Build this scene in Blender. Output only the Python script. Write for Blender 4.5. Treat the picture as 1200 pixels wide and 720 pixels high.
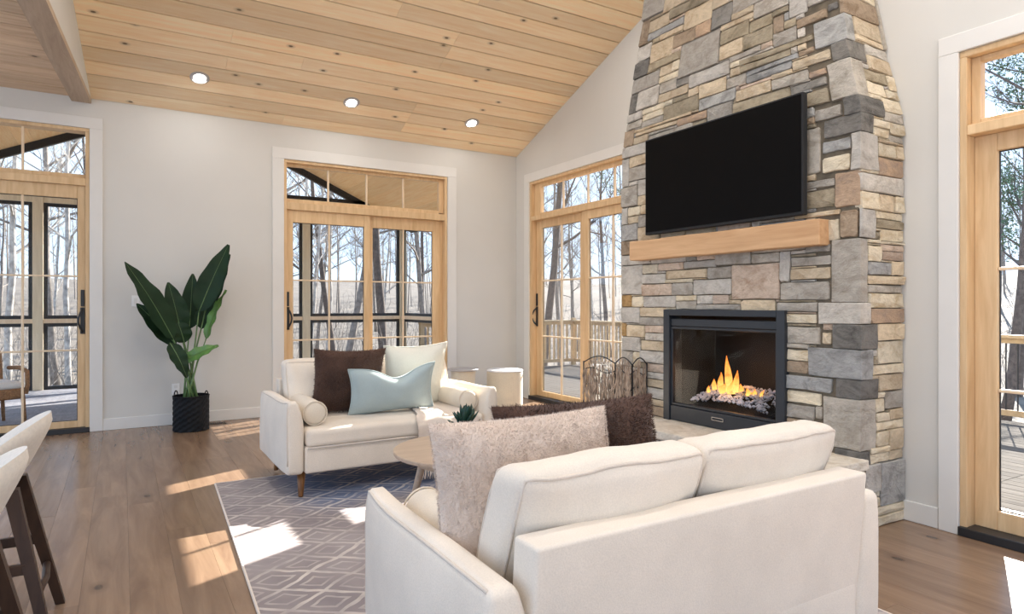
import bpy, math, random
import numpy as np
from mathutils import Vector, Matrix, noise as mnoise

# ------------------------------------------------------------------ scene reset
for o in list(bpy.data.objects):
    bpy.data.objects.remove(o, do_unlink=True)
scene = bpy.context.scene
COL = scene.collection

# ------------------------------------------------------------------ camera
F_PX = 760.0            # focal length in pixels of the 1200 px wide frame
EYE = 1.30
FX, FY = 0.5153, 0.8570  # forward direction on the floor plan
cam_d = bpy.data.cameras.new('camera')
cam_d.sensor_width = 36.0
cam_d.lens = F_PX / 1200.0 * 36.0
cam_d.shift_y = -3.0 / 1200.0
cam_d.clip_end = 500
cam = bpy.data.objects.new('camera', cam_d)
COL.objects.link(cam)
cam.location = (0, 0, EYE)
cam.rotation_euler = (math.pi / 2, 0, -math.atan2(FX, FY))
scene.camera = cam

# ------------------------------------------------------------------ world
W = bpy.data.worlds.new('sky')
scene.world = W
W.use_nodes = True
nt = W.node_tree
nt.nodes.clear()
wo = nt.nodes.new('ShaderNodeOutputWorld')
bg = nt.nodes.new('ShaderNodeBackground')
tc = nt.nodes.new('ShaderNodeTexCoord')
sp = nt.nodes.new('ShaderNodeSeparateXYZ')
rp = nt.nodes.new('ShaderNodeValToRGB')
nt.links.new(tc.outputs['Generated'], sp.inputs[0])
nt.links.new(sp.outputs[2], rp.inputs[0])
rp.color_ramp.elements[0].position = 0.0
rp.color_ramp.elements[0].color = (0.66, 0.79, 0.95, 1)
rp.color_ramp.elements[1].position = 0.75
rp.color_ramp.elements[1].color = (0.36, 0.56, 0.95, 1)
e = rp.color_ramp.elements.new(0.18)
e.color = (0.58, 0.75, 0.98, 1)
nt.links.new(rp.outputs[0], bg.inputs[0])
bg.inputs[1].default_value = 1.42
nt.links.new(bg.outputs[0], wo.inputs[0])

# ------------------------------------------------------------------ sun
SUN_DIR = Vector((-0.912, -0.41, -0.57)).normalized()
sun_d = bpy.data.lights.new('sun', 'SUN')
sun_d.energy = 15.0
sun_d.color = (1.0, 0.95, 0.88)
sun_d.angle = math.radians(0.35)
sun = bpy.data.objects.new('sun', sun_d)
COL.objects.link(sun)
sun.location = (20, 12, 15)
sun.rotation_euler = SUN_DIR.to_track_quat('-Z', 'Y').to_euler()

# ------------------------------------------------------------------ view
scene.view_settings.view_transform = 'Standard'
scene.view_settings.look = 'None'
scene.view_settings.gamma = 1.0
scene.view_settings.use_curve_mapping = False
scene.view_settings.exposure = 0.55
LAMP_WATTS = 14.0

# ------------------------------------------------------------------ main measures (metres)
YA = 7.90      # inner face of the long wall with two glass doors
XL = 4.82      # inner face of the gable wall left of the chimney
XR = 4.06      # inner face of the gable wall right of the chimney
ZE = 3.40      # eave height
SLOPE = 0.382
YRIDGE = 3.2
XF = 3.61      # stone face of the chimney
CHY0, CHY1 = 2.146, 4.21


# ------------------------------------------------------------------ small geometry helpers
def ray(x, y):
    """viewing direction of a photo position, per metre of depth"""
    u = (x - 600.0) / F_PX
    return Vector((0.857 * u + 0.5153, -0.5153 * u + 0.857, (357.0 - y) / F_PX))


def onX(x, y, X):
    r = ray(x, y); d = X / r.x
    return Vector((X, r.y * d, EYE + r.z * d))


def onY(x, y, Y):
    r = ray(x, y); d = Y / r.y
    return Vector((r.x * d, Y, EYE + r.z * d))


def onZ(x, y, Z):
    r = ray(x, y); d = (Z - EYE) / r.z
    return Vector((r.x * d, r.y * d, Z))


def lin(c):
    return tuple(((v / 255.0) / 12.92 if v / 255.0 <= 0.04045 else ((v / 255.0 + 0.055) / 1.055) ** 2.4) for v in c)


def rb_eval(p, h, r, puff=(0, 0, 0), wob=0.0, seed=0):
    q = [max(-hh + r, min(hh - r, t)) for hh, t in zip(h, p)]
    d = [t - s for t, s in zip(p, q)]
    L = math.sqrt(sum(t * t for t in d)) or 1
    w = [s + t / L * r for s, t in zip(q, d)]
    a, b_, g = w[0] / h[0], w[1] / h[1], w[2] / h[2]
    o = [w[0] + puff[0] * a * max(0, 1 - b_ * b_) * max(0, 1 - g * g),
         w[1] + puff[1] * b_ * max(0, 1 - a * a) * max(0, 1 - g * g),
         w[2] + puff[2] * g * max(0, 1 - a * a) * max(0, 1 - b_ * b_)]
    if wob:
        nn = mnoise.noise_vector(Vector((o[0] * 5 + seed, o[1] * 5, o[2] * 5)))
        o = [o[i] + wob * nn[i] for i in range(3)]
    return o


class MB:
    def __init__(self):
        self.v = []; self.f = []

    def add(self, vs, fs):
        n = len(self.v)
        self.v += [tuple(p) for p in vs]
        self.f += [tuple(i + n for i in q) for q in fs]
        return self

    def box(self, x0, x1, y0, y1, z0, z1):
        vs = [(x0, y0, z0), (x1, y0, z0), (x1, y1, z0), (x0, y1, z0), (x0, y0, z1), (x1, y0, z1), (x1, y1, z1), (x0, y1, z1)]
        return self.hexa(vs)

    def hexa(self, vs):
        return self.add(vs, [(3, 2, 1, 0), (4, 5, 6, 7), (0, 1, 5, 4), (1, 2, 6, 5), (2, 3, 7, 6), (3, 0, 4, 7)])

    def bbox(self, x0, x1, y0, y1, z0, z1, b=0.004):
        """box with chamfered edges"""
        c = ((x0 + x1) / 2, (y0 + y1) / 2, (z0 + z1) / 2)
        h = (abs(x1 - x0) / 2, abs(y1 - y0) / 2, abs(z1 - z0) / 2)
        return self.rbox(c, h, min(b, min(h) * 0.9), 1, 1)

    def rbox(self, c, h, r, n=3, m=4, puff=(0, 0, 0), wob=0.0, seed=0, rad=None):
        """rounded box; n rings in the rounding, m in the flats"""
        hx, hy, hz = h

        def coords(hh):
            k = [math.tan(math.pi / 4 * i / n) for i in range(n + 1)]
            a = [-hh + r * (1 - t) for t in k[::-1]]
            a = sorted(set(round(t, 6) for t in a))
            inner = [(-hh + r) + (2 * hh - 2 * r) * i / m for i in range(1, m)]
            return a + inner + [-t for t in a[::-1]]
        ax = [coords(hx), coords(hy), coords(hz)]
        idx = {}
        vs = []

        def vid(p):
            k = (round(p[0], 5), round(p[1], 5), round(p[2], 5))
            if k in idx:
                return idx[k]
            o = rb_eval(p, h, r, puff, wob, seed)
            idx[k] = len(vs)
            vs.append((c[0] + o[0], c[1] + o[1], c[2] + o[2]))
            return idx[k]
        fs = []
        for axis in range(3):
            a1, a2 = (axis + 1) % 3, (axis + 2) % 3
            for s in (-1, 1):
                A, B = ax[a1], ax[a2]
                for i in range(len(A) - 1):
                    for j in range(len(B) - 1):
                        q = []
                        for (ii, jj) in ((i, j), (i + 1, j), (i + 1, j + 1), (i, j + 1)):
                            p = [0, 0, 0]
                            p[axis] = s * h[axis]; p[a1] = A[ii]; p[a2] = B[jj]
                            q.append(vid(p))
                        if s < 0:
                            q = q[::-1]
                        if len(set(q)) >= 3:
                            fs.append(tuple(dict.fromkeys(q)))
        return self.add(vs, fs)

    def tube(self, pts, rad, n=6, caps=True):
        pts = [Vector(p) for p in pts]
        if not isinstance(rad, (list, tuple)):
            rad = [rad] * len(pts)
        base = len(self.v)
        up = Vector((0, 0, 1))
        t0 = (pts[1] - pts[0]).normalized()
        if abs(t0.dot(up)) > 0.95:
            up = Vector((1, 0, 0))
        a = t0.cross(up).normalized()
        for i, p in enumerate(pts):
            if i == 0: t = pts[1] - pts[0]
            elif i == len(pts) - 1: t = pts[-1] - pts[-2]
            else: t = pts[i + 1] - pts[i - 1]
            t.normalize()
            a = (a - t * a.dot(t))
            if a.length < 1e-6:
                a = t.orthogonal()
            a.normalize()
            b = t.cross(a)
            for k in range(n):
                an = 2 * math.pi * k / n
                self.v.append(tuple(p + (a * math.cos(an) + b * math.sin(an)) * rad[i]))
        for i in range(len(pts) - 1):
            for k in range(n):
                k2 = (k + 1) % n
                self.f.append((base + i * n + k, base + i * n + k2, base + (i + 1) * n + k2, base + (i + 1) * n + k))
        if caps:
            self.f.append(tuple(base + k for k in range(n))[::-1])
            self.f.append(tuple(base + (len(pts) - 1) * n + k for k in range(n)))
        return self

    def lathe(self, prof, n=24, c=(0, 0, 0), caps=True, axis='z'):
        base = len(self.v)
        for r, z in prof:
            for k in range(n):
                an = 2 * math.pi * k / n
                p = (r * math.cos(an), r * math.sin(an), z)
                if axis == 'y': p = (p[0], p[2], -p[1])
                if axis == 'x': p = (p[2], p[0], p[1])
                self.v.append((c[0] + p[0], c[1] + p[1], c[2] + p[2]))
        for i in range(len(prof) - 1):
            for k in range(n):
                k2 = (k + 1) % n
                self.f.append((base + i * n + k, base + i * n + k2, base + (i + 1) * n + k2, base + (i + 1) * n + k))
        if caps:
            self.f.append(tuple(base + k for k in range(n))[::-1])
            self.f.append(tuple(base + (len(prof) - 1) * n + k for k in range(n)))
        return self

    def grid(self, fn, nu, nv):
        base = len(self.v)
        for i in range(nu + 1):
            for j in range(nv + 1):
                self.v.append(tuple(fn(i / nu, j / nv)))
        for i in range(nu):
            for j in range(nv):
                a = base + i * (nv + 1) + j
                self.f.append((a, a + nv + 1, a + nv + 2, a + 1))
        return self

    def prism(self, poly, off):
        """polygon (list of 3d points) extruded by vector off"""
        n = len(poly)
        vs = [tuple(p) for p in poly] + [tuple(Vector(p) + Vector(off)) for p in poly]
        fs = [tuple(range(n))[::-1], tuple(range(n, 2 * n))] + [(i, (i + 1) % n, n + (i + 1) % n, n + i) for i in range(n)]
        return self.add(vs, fs)

    def xform(self, M):
        self.v = [tuple(M @ Vector(p)) for p in self.v]
        return self

    def mesh(self, name, off=None):
        me = bpy.data.meshes.new(name)
        v = self.v if off is None else [(p[0] - off[0], p[1] - off[1], p[2] - off[2]) for p in self.v]
        me.from_pydata(v, [], self.f)
        me.update()
        return me

    def build(self, name, mat, parent=None, smooth=False, fix=False):
        off = OFF.get(parent.name) if parent else None
        me = self.mesh(name, off)
        if fix:
            import bmesh
            bm = bmesh.new(); bm.from_mesh(me)
            bmesh.ops.recalc_face_normals(bm, faces=bm.faces)
            bm.to_mesh(me); bm.free()
        me.materials.append(mat)
        if smooth:
            for p in me.polygons:
                p.use_smooth = True
        o = bpy.data.objects.new(name, me)
        COL.objects.link(o)
        if parent:
            o.parent = parent
            OFF[o.name] = off
        return o


OFF = {}


def thing(name, label, cat, loc=(0, 0, 0), group=None, world=True, rotz=0.0):
    """Empty at the base of a thing; world=True: parts are given in world metres"""
    o = bpy.data.objects.new(name, None)
    COL.objects.link(o)
    o.empty_display_size = 0.1
    o.location = loc
    o.rotation_euler = (0, 0, rotz)
    OFF[o.name] = tuple(loc) if world else None
    if label: o['label'] = label
    if cat: o['category'] = cat
    if group: o['group'] = group
    return o


def setting(name, loc=(0, 0, 0)):
    o = thing(name, None, None, loc)
    o['kind'] = 'structure'
    return o


def tag(o, label, cat, group=None):
    o['label'] = label; o['category'] = cat
    if group: o['group'] = group
    return o


def struct(o):
    o['kind'] = 'structure'
    return o


def share(name, me, parent=None, loc=(0, 0, 0), rot=(0, 0, 0), scale=(1, 1, 1)):
    o = bpy.data.objects.new(name, me)
    COL.objects.link(o)
    o.location = loc; o.rotation_euler = rot; o.scale = scale
    if parent:
        o.parent = parent
    return o


def copy_tree(o, parent=None):
    c = o.copy()
    COL.objects.link(c)
    c.parent = parent
    for ch in o.children:
        copy_tree(ch, c)
    return c


# ------------------------------------------------------------------ materials
def new_mat(name):
    m = bpy.data.materials.new(name)
    m.use_nodes = True
    t = m.node_tree
    b = t.nodes['Principled BSDF']
    return m, t, b


def nd(t, kind, **kw):
    n = t.nodes.new(kind)
    for k, v in kw.items():
        setattr(n, k, v)
    return n


def objcoord(t, scale=(1, 1, 1), rnd=True):
    """object coordinates shifted by a random amount for every object"""
    c = nd(t, 'ShaderNodeTexCoord')
    mp = nd(t, 'ShaderNodeMapping')
    mp.inputs['Scale'].default_value = scale
    t.links.new(c.outputs['Object'], mp.inputs['Vector'])
    if rnd:
        oi = nd(t, 'ShaderNodeObjectInfo')
        mu = nd(t, 'ShaderNodeMath', operation='MULTIPLY')
        mu.inputs[1].default_value = 53.0
        t.links.new(oi.outputs['Random'], mu.inputs[0])
        cb = nd(t, 'ShaderNodeCombineXYZ')
        for i in range(3):
            t.links.new(mu.outputs[0], cb.inputs[i])
        t.links.new(cb.outputs[0], mp.inputs['Location'])
    return mp.outputs[0]


def ramp(t, fac, stops):
    r = nd(t, 'ShaderNodeValToRGB')
    els = r.color_ramp.elements
    els[0].position = stops[0][0]; els[0].color = (*stops[0][1], 1)
    els[1].position = stops[-1][0]; els[1].color = (*stops[-1][1], 1)
    for p, c in stops[1:-1]:
        e = els.new(p); e.color = (*c, 1)
    t.links.new(fac, r.inputs[0])
    return r.outputs[0]


def noise(t, vec, scale, detail=3.0, rough=0.55, dist=0.0):
    n = nd(t, 'ShaderNodeTexNoise')
    n.inputs['Scale'].default_value = scale
    n.inputs['Detail'].default_value = detail
    n.inputs['Roughness'].default_value = rough
    n.inputs['Distortion'].default_value = dist
    t.links.new(vec, n.inputs['Vector'])
    return n.outputs['Fac']


def bump(t, b, h, strength=0.3, dist=0.01):
    n = nd(t, 'ShaderNodeBump')
    n.inputs['Strength'].default_value = strength
    n.inputs['Distance'].default_value = dist
    t.links.new(h, n.inputs['Height'])
    t.links.new(n.outputs[0], b.inputs['Normal'])


def mix(t, fac, a, b, mode='MIX'):
    n = nd(t, 'ShaderNodeMix', data_type='RGBA', blend_type=mode)
    for s, v in ((n.inputs[0], fac), (n.inputs[6], a), (n.inputs[7], b)):
        if hasattr(v, 'node'):
            t.links.new(v, s)
        elif isinstance(v, (int, float)):
            s.default_value = v
        else:
            s.default_value = (*v, 1)
    return n.outputs[2]


def mul(c, k):
    return tuple(min(1.0, v * k) for v in c)


def plain(name, col, rough=0.6, metal=0.0, var=0.06, scale=6.0, bs=0.0, bscale=60.0, spec=0.5):
    m, t, b = new_mat(name)
    v = objcoord(t)
    c = ramp(t, noise(t, v, scale), [(0.3, mul(col, 1 - var)), (0.7, mul(col, 1 + var))])
    t.links.new(c, b.inputs['Base Color'])
    b.inputs['Roughness'].default_value = rough
    b.inputs['Metallic'].default_value = metal
    b.inputs['Specular IOR Level'].default_value = spec
    if bs:
        bump(t, b, noise(t, v, bscale, 4), bs, 0.004)
    return m


def wood(name, lo, hi, stretch=(1, 12, 12), rough=0.5, knots=0.0, vary=0.12, grain=2.2, spec=0.3, kplane='xy', kdark=0.22):
    m, t, b = new_mat(name)
    v = objcoord(t, stretch)
    g = noise(t, v, grain, 5, 0.6, 0.6)
    c = ramp(t, g, [(0.28, lo), (0.5, tuple((a + d) / 2 for a, d in zip(lo, hi))), (0.72, hi)])
    oi = nd(t, 'ShaderNodeObjectInfo')
    tint = ramp(t, oi.outputs['Random'], [(0.0, (1 - vary,) * 3), (0.5, (1, 1, 1)), (1.0, (1 + vary * 0.6, 1 + vary * 0.5, 1 + vary * 0.3))])
    c = mix(t, 1.0, c, tint, 'MULTIPLY')
    if knots:
        kv = objcoord(t, tuple(0.55 if s == min(stretch) else 1.0 for s in stretch))
        vo = nd(t, 'ShaderNodeTexVoronoi', feature='F1', voronoi_dimensions='2D')
        if kplane == 'yz':
            s3, c3 = nd(t, 'ShaderNodeSeparateXYZ'), nd(t, 'ShaderNodeCombineXYZ')
            t.links.new(kv, s3.inputs[0])
            t.links.new(s3.outputs[1], c3.inputs[0]); t.links.new(s3.outputs[2], c3.inputs[1])
            kv = c3.outputs[0]
        vo.inputs['Scale'].default_value = knots
        t.links.new(kv, vo.inputs['Vector'])
        sx = nd(t, 'ShaderNodeSeparateColor')
        t.links.new(vo.outputs['Color'], sx.inputs[0])
        gt = nd(t, 'ShaderNodeMath', operation='GREATER_THAN'); gt.inputs[1].default_value = 0.45
        t.links.new(sx.outputs[0], gt.inputs[0])
        kr = ramp(t, vo.outputs['Distance'], [(0.022, (1, 1, 1)), (0.034, (0.35,) * 3), (0.08, (0, 0, 0))])
        mu = nd(t, 'ShaderNodeMath', operation='MULTIPLY')
        t.links.new(kr, mu.inputs[0]); t.links.new(gt.outputs[0], mu.inputs[1])
        c = mix(t, mu.outputs[0], c, mul(lo, kdark))
    t.links.new(c, b.inputs['Base Color'])
    b.inputs['Roughness'].default_value = rough
    b.inputs['Specular IOR Level'].default_value = spec
    bump(t, b, g, 0.08, 0.003)
    return m


def stone_mat(name, col, col2=None, streak=0.0):
    m, t, b = new_mat(name)
    c = lin(col)
    c2 = lin(col2) if col2 else mul(c, 0.62)
    g_ = sum(c) / 3
    c = mul(tuple(v * .8 + g_ * .2 for v in c), 1.03)
    c2 = mul(c2, 1.08)
    v = objcoord(t, (1, 1, 1.5))
    n1 = noise(t, v, 7.0, 5, 0.65, 0.7)
    n2 = noise(t, v, 38.0, 4, 0.7)
    k = ramp(t, n1, [(0.30, c2), (0.52, c), (0.75, mul(c, 1.25))])
    k = mix(t, 0.4, k, ramp(t, n2, [(0.3, (0.7,) * 3), (0.65, (1.08,) * 3)]), 'MULTIPLY')
    oi = nd(t, 'ShaderNodeObjectInfo')
    k = mix(t, 1.0, k, ramp(t, oi.outputs['Random'], [(0, (0.86,) * 3), (1, (1.12, 1.1, 1.06))]), 'MULTIPLY')
    t.links.new(k, b.inputs['Base Color'])
    b.inputs['Roughness'].default_value = 0.85
    b.inputs['Specular IOR Level'].default_value = 0.2
    ad = nd(t, 'ShaderNodeMath', operation='ADD')
    t.links.new(n1, ad.inputs[0]); t.links.new(n2, ad.inputs[1])
    bump(t, b, ad.outputs[0], 0.8, 0.012)
    return m


def fabric(name, col, weave=900.0, var=0.05, rough=0.9, sheen=0.2):
    m, t, b = new_mat(name)
    v = objcoord(t)
    n1 = noise(t, v, 5.0, 3)
    n2 = noise(t, v, weave / 4, 2)
    c = ramp(t, n1, [(0.3, mul(col, 1 - var)), (0.7, mul(col, 1 + var))])
    c = mix(t, 0.35, c, ramp(t, n2, [(0.3, (0.8,) * 3), (0.7, (1.1,) * 3)]), 'MULTIPLY')
    t.links.new(c, b.inputs['Base Color'])
    b.inputs['Roughness'].default_value = rough
    b.inputs['Specular IOR Level'].default_value = 0.15
    b.inputs['Sheen Weight'].default_value = sheen
    bump(t, b, n2, 0.25, 0.002)
    return m


M = {}
M['wall'] = plain('wall_paint', (0.652, 0.632, 0.588), 0.75, var=0.02, scale=1.5)
M['trim'] = plain('trim_paint', (0.735, 0.715, 0.675), 0.5, var=0.015)
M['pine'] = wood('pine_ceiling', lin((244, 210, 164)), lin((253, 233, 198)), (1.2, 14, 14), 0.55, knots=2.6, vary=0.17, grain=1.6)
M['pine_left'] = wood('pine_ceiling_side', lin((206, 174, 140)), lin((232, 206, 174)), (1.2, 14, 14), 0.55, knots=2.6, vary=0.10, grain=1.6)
M['beam'] = wood('beam_wood', lin((180, 156, 132)), lin((208, 186, 160)), (14, 1.2, 14), 0.6, grain=1.6)
M['oak'] = wood('oak_floor', lin((118, 93, 74)), lin((152, 125, 101)), (9, 0.9, 9), 0.26, knots=1.6, kdark=0.5, vary=0.11, grain=1.4, spec=0.5)
M['fir'] = wood('fir_frame', lin((206, 170, 126)), lin((230, 199, 156)), (10, 10, 1.0), 0.45, vary=0.06, grain=2.0)
M['fir_in'] = wood('fir_muntin', lin((222, 196, 162)), lin((238, 216, 186)), (10, 10, 1.0), 0.45, vary=0.04)
M['mantel'] = wood('mantel_wood', lin((192, 148, 106)), lin((220, 180, 138)), (12, 1.0, 12), 0.55, knots=3.4, kplane='yz', vary=0.02, grain=1.6)
M['darkwood'] = wood('walnut', lin((48, 34, 27)), lin((74, 54, 42)), (8, 8, 1.0), 0.45, vary=0.05)
M['legwood'] = wood('sofa_leg_wood', lin((96, 62, 34)), lin((150, 104, 62)), (10, 10, 1), 0.35, vary=0.05)
M['tablewood'] = wood('pale_table_wood', lin((176, 152, 130)), lin((202, 180, 158)), (1.2, 10, 10), 0.4, vary=0.02, grain=1.8)
M['black'] = plain('black_metal', (0.018, 0.018, 0.02), 0.45, var=0.1)
M['blackmatt'] = plain('black_matt', (0.012, 0.012, 0.013), 0.8, var=0.1)
M['insert'] = plain('insert_metal', (0.020, 0.024, 0.031), 0.42, var=0.1)
M['screen'] = plain('tv_screen', (0.004, 0.0035, 0.0035), 0.45, var=0.02, spec=0.06)
M['chrome'] = plain('chrome', (0.7, 0.7, 0.7), 0.25, 1.0)
M['mortar'] = plain('mortar', lin((108, 98, 83)), 0.95, var=0.25, scale=20, bs=0.4)
M['sofa'] = fabric('sofa_linen', lin((228, 216, 200)))
M['sofa_light'] = fabric('sofa_piping', lin((216, 203, 188)))
M['bolster'] = fabric('bolster_linen', lin((224, 212, 194)))
M['white_fabric'] = fabric('white_fabric', lin((228, 224, 210)))
M['blue_fabric'] = fabric('pale_blue_fabric', lin((172, 186, 186)))
M['throw'] = fabric('throw_wool', lin((222, 208, 194)), 500)
M['boucle'] = fabric('boucle', lin((222, 212, 198)), 300)
M['fur_white'] = fabric('white_fur', lin((216, 199, 185)), 500, var=0.10)
M['fur_brown'] = fabric('brown_fur', lin((84, 62, 52)), 500, var=0.35)
M['drum'] = fabric('drum_cream', lin((222, 212, 190)), 400)
M['greytop'] = plain('grey_table', lin((170, 166, 164)), 0.5)
M['porch_pine'] = wood('porch_pine', lin((238, 190, 132)), lin((250, 216, 164)), (14, 1.2, 14), 0.55, vary=0.1, grain=1.6)
M['deck'] = wood('deck_board', lin((84, 79, 74)), lin((112, 106, 99)), (10, 1.0, 10), 0.95, vary=0.10, spec=0.04)
M['porchfloor'] = wood('porch_board', lin((120, 118, 122)), lin((150, 148, 152)), (10, 1.0, 10), 0.6, vary=0.10)
M['railwood'] = wood('rail_wood', lin((168, 144, 110)), lin((196, 172, 138)), (6, 6, 6), 0.7, vary=0.06)
M['postwood'] = wood('post_wood', lin((212, 196, 166)), lin((232, 218, 190)), (10, 10, 1), 0.7, vary=0.05)
M['bark'] = plain('bark', lin((140, 130, 120)), 0.95, var=0.35, scale=9, bs=0.5, bscale=25)
M['bark_dark'] = plain('bark_dark', lin((106, 94, 85)), 0.95, var=0.35, scale=9, bs=0.5, bscale=25)
M['bark_pale'] = plain('bark_pale', lin((184, 176, 166)), 0.95, var=0.4, scale=7, bs=0.4, bscale=25)
M['litter'] = plain('leaf_litter', lin((112, 101, 88)), 0.95, var=0.28, scale=0.9, bs=0.5, bscale=6)
M['evergreen'] = plain('evergreen', lin((96, 116, 84)), 0.9, var=0.3, scale=3)
M['pot'] = plain('black_woven_pot', (0.010, 0.011, 0.013), 0.7, var=0.2, spec=0.2)
M['soil'] = plain('soil', lin((60, 46, 36)), 0.95, var=0.3, scale=30)
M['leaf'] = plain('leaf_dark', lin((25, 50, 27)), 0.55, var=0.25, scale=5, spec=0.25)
M['leaf_bright_green'] = plain('leaf_bright', lin((88, 128, 62)), 0.4, var=0.18, scale=5)  # leaves of a brighter green
M['stem'] = plain('leaf_stem', lin((96, 124, 76)), 0.5, var=0.15)
M['succulent'] = plain('succulent_leaf', lin((28, 62, 50)), 0.35, var=0.25, scale=20)
M['plastic'] = plain('white_plastic', (0.82, 0.81, 0.78), 0.35, var=0.01)
M['twig'] = plain('twig', lin((160, 140, 122)), 0.9, var=0.35, scale=18)
M['wicker'] = plain('wicker', lin((150, 112, 78)), 0.8, var=0.35, scale=60, bs=0.6, bscale=90)
M['tabletop_white'] = plain('white_table', (0.8, 0.8, 0.8), 0.4, var=0.01)
M['slab'] = stone_mat('hearth_limestone', (214, 204, 188), (186, 172, 152))
M['ember'] = stone_mat('fire_glass', (205, 207, 222), (60, 58, 66))
STONE = {
    'g': stone_mat('stone_grey', (176, 168, 156), (142, 134, 122)),
    'l': stone_mat('stone_light_grey', (198, 191, 180), (164, 156, 146)),
    'b': stone_mat('stone_blue_grey', (166, 165, 162), (122, 121, 118)),
    's': stone_mat('stone_slate', (146, 141, 133), (104, 101, 96)),
    'd': stone_mat('stone_dark', (122, 118, 112), (82, 80, 76)),
    't': stone_mat('stone_tan', (206, 186, 154), (172, 150, 122)),
    'c': stone_mat('stone_cream', (216, 202, 174), (182, 162, 130)),
    'o': stone_mat('stone_olive', (164, 150, 124), (120, 110, 90)),
    'n': stone_mat('stone_brown', (164, 142, 116), (124, 104, 84)),
    'r': stone_mat('stone_rust', (188, 156, 124), (150, 134, 122)),
    'p': stone_mat('stone_pinkish', (196, 174, 154), (160, 136, 116)),
    'y': stone_mat('stone_ochre', (190, 148, 84), (134, 106, 66)),
}


def glass_mat(name, fac=0.05, tint=(1, 1, 1)):
    m = bpy.data.materials.new(name)
    m.use_nodes = True
    t = m.node_tree
    t.nodes.clear()
    o = nd(t, 'ShaderNodeOutputMaterial')
    tr = nd(t, 'ShaderNodeBsdfTransparent'); tr.inputs[0].default_value = (*tint, 1)
    gl = nd(t, 'ShaderNodeBsdfGlossy'); gl.inputs['Roughness'].default_value = 0.02
    lw = nd(t, 'ShaderNodeFresnel'); lw.inputs[0].default_value = 1.35
    mx = nd(t, 'ShaderNodeMixShader')
    mu = nd(t, 'ShaderNodeMath', operation='MULTIPLY'); mu.inputs[1].default_value = fac * 20
    t.links.new(lw.outputs[0], mu.inputs[0])
    t.links.new(mu.outputs[0], mx.inputs[0])
    t.links.new(tr.outputs[0], mx.inputs[1]); t.links.new(gl.outputs[0], mx.inputs[2])
    t.links.new(mx.outputs[0], o.inputs[0])
    return m


def glow(name, col, strength):
    m = bpy.data.materials.new(name)
    m.use_nodes = True
    t = m.node_tree
    t.nodes.clear()
    o = nd(t, 'ShaderNodeOutputMaterial')
    em = nd(t, 'ShaderNodeEmission')
    em.inputs[0].default_value = (*col, 1); em.inputs[1].default_value = strength
    t.links.new(em.outputs[0], o.inputs[0])
    return m


M['bounce_concrete'] = plain('bounce_concrete', (0.60, 0.59, 0.57), 0.85, var=0.08, scale=1.2)  # pale surface of the added slab that bounces daylight
M['glass'] = glass_mat('window_glass', 0.010, (0.985, 0.99, 0.99))
M['fireglass'] = glass_mat('fire_glass_pane', 0.008, (0.92, 0.92, 0.92))
M['mesh_screen'] = glass_mat('insect_screen', 0.0, (0.90, 0.91, 0.92))
M['bulb'] = glow('lamp_glow', (1.0, 0.96, 0.9), 6.0)

# ================================================================== SETTING
rng = random.Random(7)

# ---- floor: oak planks running towards the long wall
fl = setting('floor')
MB().box(-3.2, XL, -2.6, YA, -0.12, -0.022).build('subfloor', M['mortar'], fl)
PW = 0.19
x = -3.2
col = 0
while x < XL - 0.01:
    x1 = min(x + PW, XL)
    y = -2.6 - rng.random() * 1.5
    while y < YA:
        L = rng.uniform(1.7, 2.6)
        a, b_ = max(y, -2.6), min(y + L, YA)
        if b_ - a > 0.05:
            h = rng.uniform(-0.0008, 0.0004)
            MB().bbox(x + 0.0003, x1 - 0.0003, a + 0.0003, b_ - 0.0003, -0.02, h, 0.0007).build('plank', M['oak'], fl)
        y += L
    x = x1

# ---- long wall with the two glass doors
D1A, D1B = -2.42, onY(105, 151, YA).x
D2A, D2B = onY(332.5, 186, YA).x, onY(524, 207, YA).x
D1T, D2T = onY(105, 151, YA).z, onY(428, 197, YA).z
wb = MB()
for (a, b_, z0, z1) in ((-3.3, D1A, -0.02, 3.46), (D1A, D1B, D1T, 3.46), (D1B, D2A, -0.02, 3.46), (D2A, D2B, D2T, 3.46), (D2B, XL + 0.16, -0.02, 3.46)):
    wb.box(a, b_, YA, YA + 0.16, z0, z1)
struct(wb.build('wall_back', M['wall']))

# ---- gable wall left of the chimney
def zc(y):
    return ZE + SLOPE * (YA - max(y, YRIDGE)) - SLOPE * max(0.0, YRIDGE - y)

D3A, D3B = 5.15, onX(621, 214, XL).y
D3T = onX(621, 214, XL).z
w = MB()
w.box(XL, XL + 0.16, D3B, YA, -0.02, D3T)
w.box(XL, XL + 0.16, 3.0, D3A, -0.02, D3T)
w.prism([(XL, 3.0, D3T), (XL, YA, D3T), (XL, YA, zc(YA) + .04), (XL, YRIDGE, zc(YRIDGE) + .04), (XL, 3.0, zc(3.0) + .04)], (0.16, 0, 0))
struct(w.build('wall_gable', M['wall'], fix=True))

# ---- gable wall right of the chimney (stands a little further into the room)
D4B = onX(1125, 61.7, XR).y
D4A = D4B - 2.35
D4T = onX(1125, 61.7, XR).z
w = MB()
w.box(XR, XR + 0.16, D4B, 3.0, -0.02, D4T)
w.box(XR, XR + 0.16, -2.6, D4A, -0.02, D4T)
w.prism([(XR, -2.6, D4T), (XR, 3.0, D4T), (XR, 3.0, zc(3.0) + .04), (XR, -2.6, zc(-2.6) + .04)], (0.16, 0, 0))
w.box(XR + .02, XL + 0.16, 2.9, 3.0, -0.02, 5.1)
struct(w.build('wall_right', M['wall'], fix=True))

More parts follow.
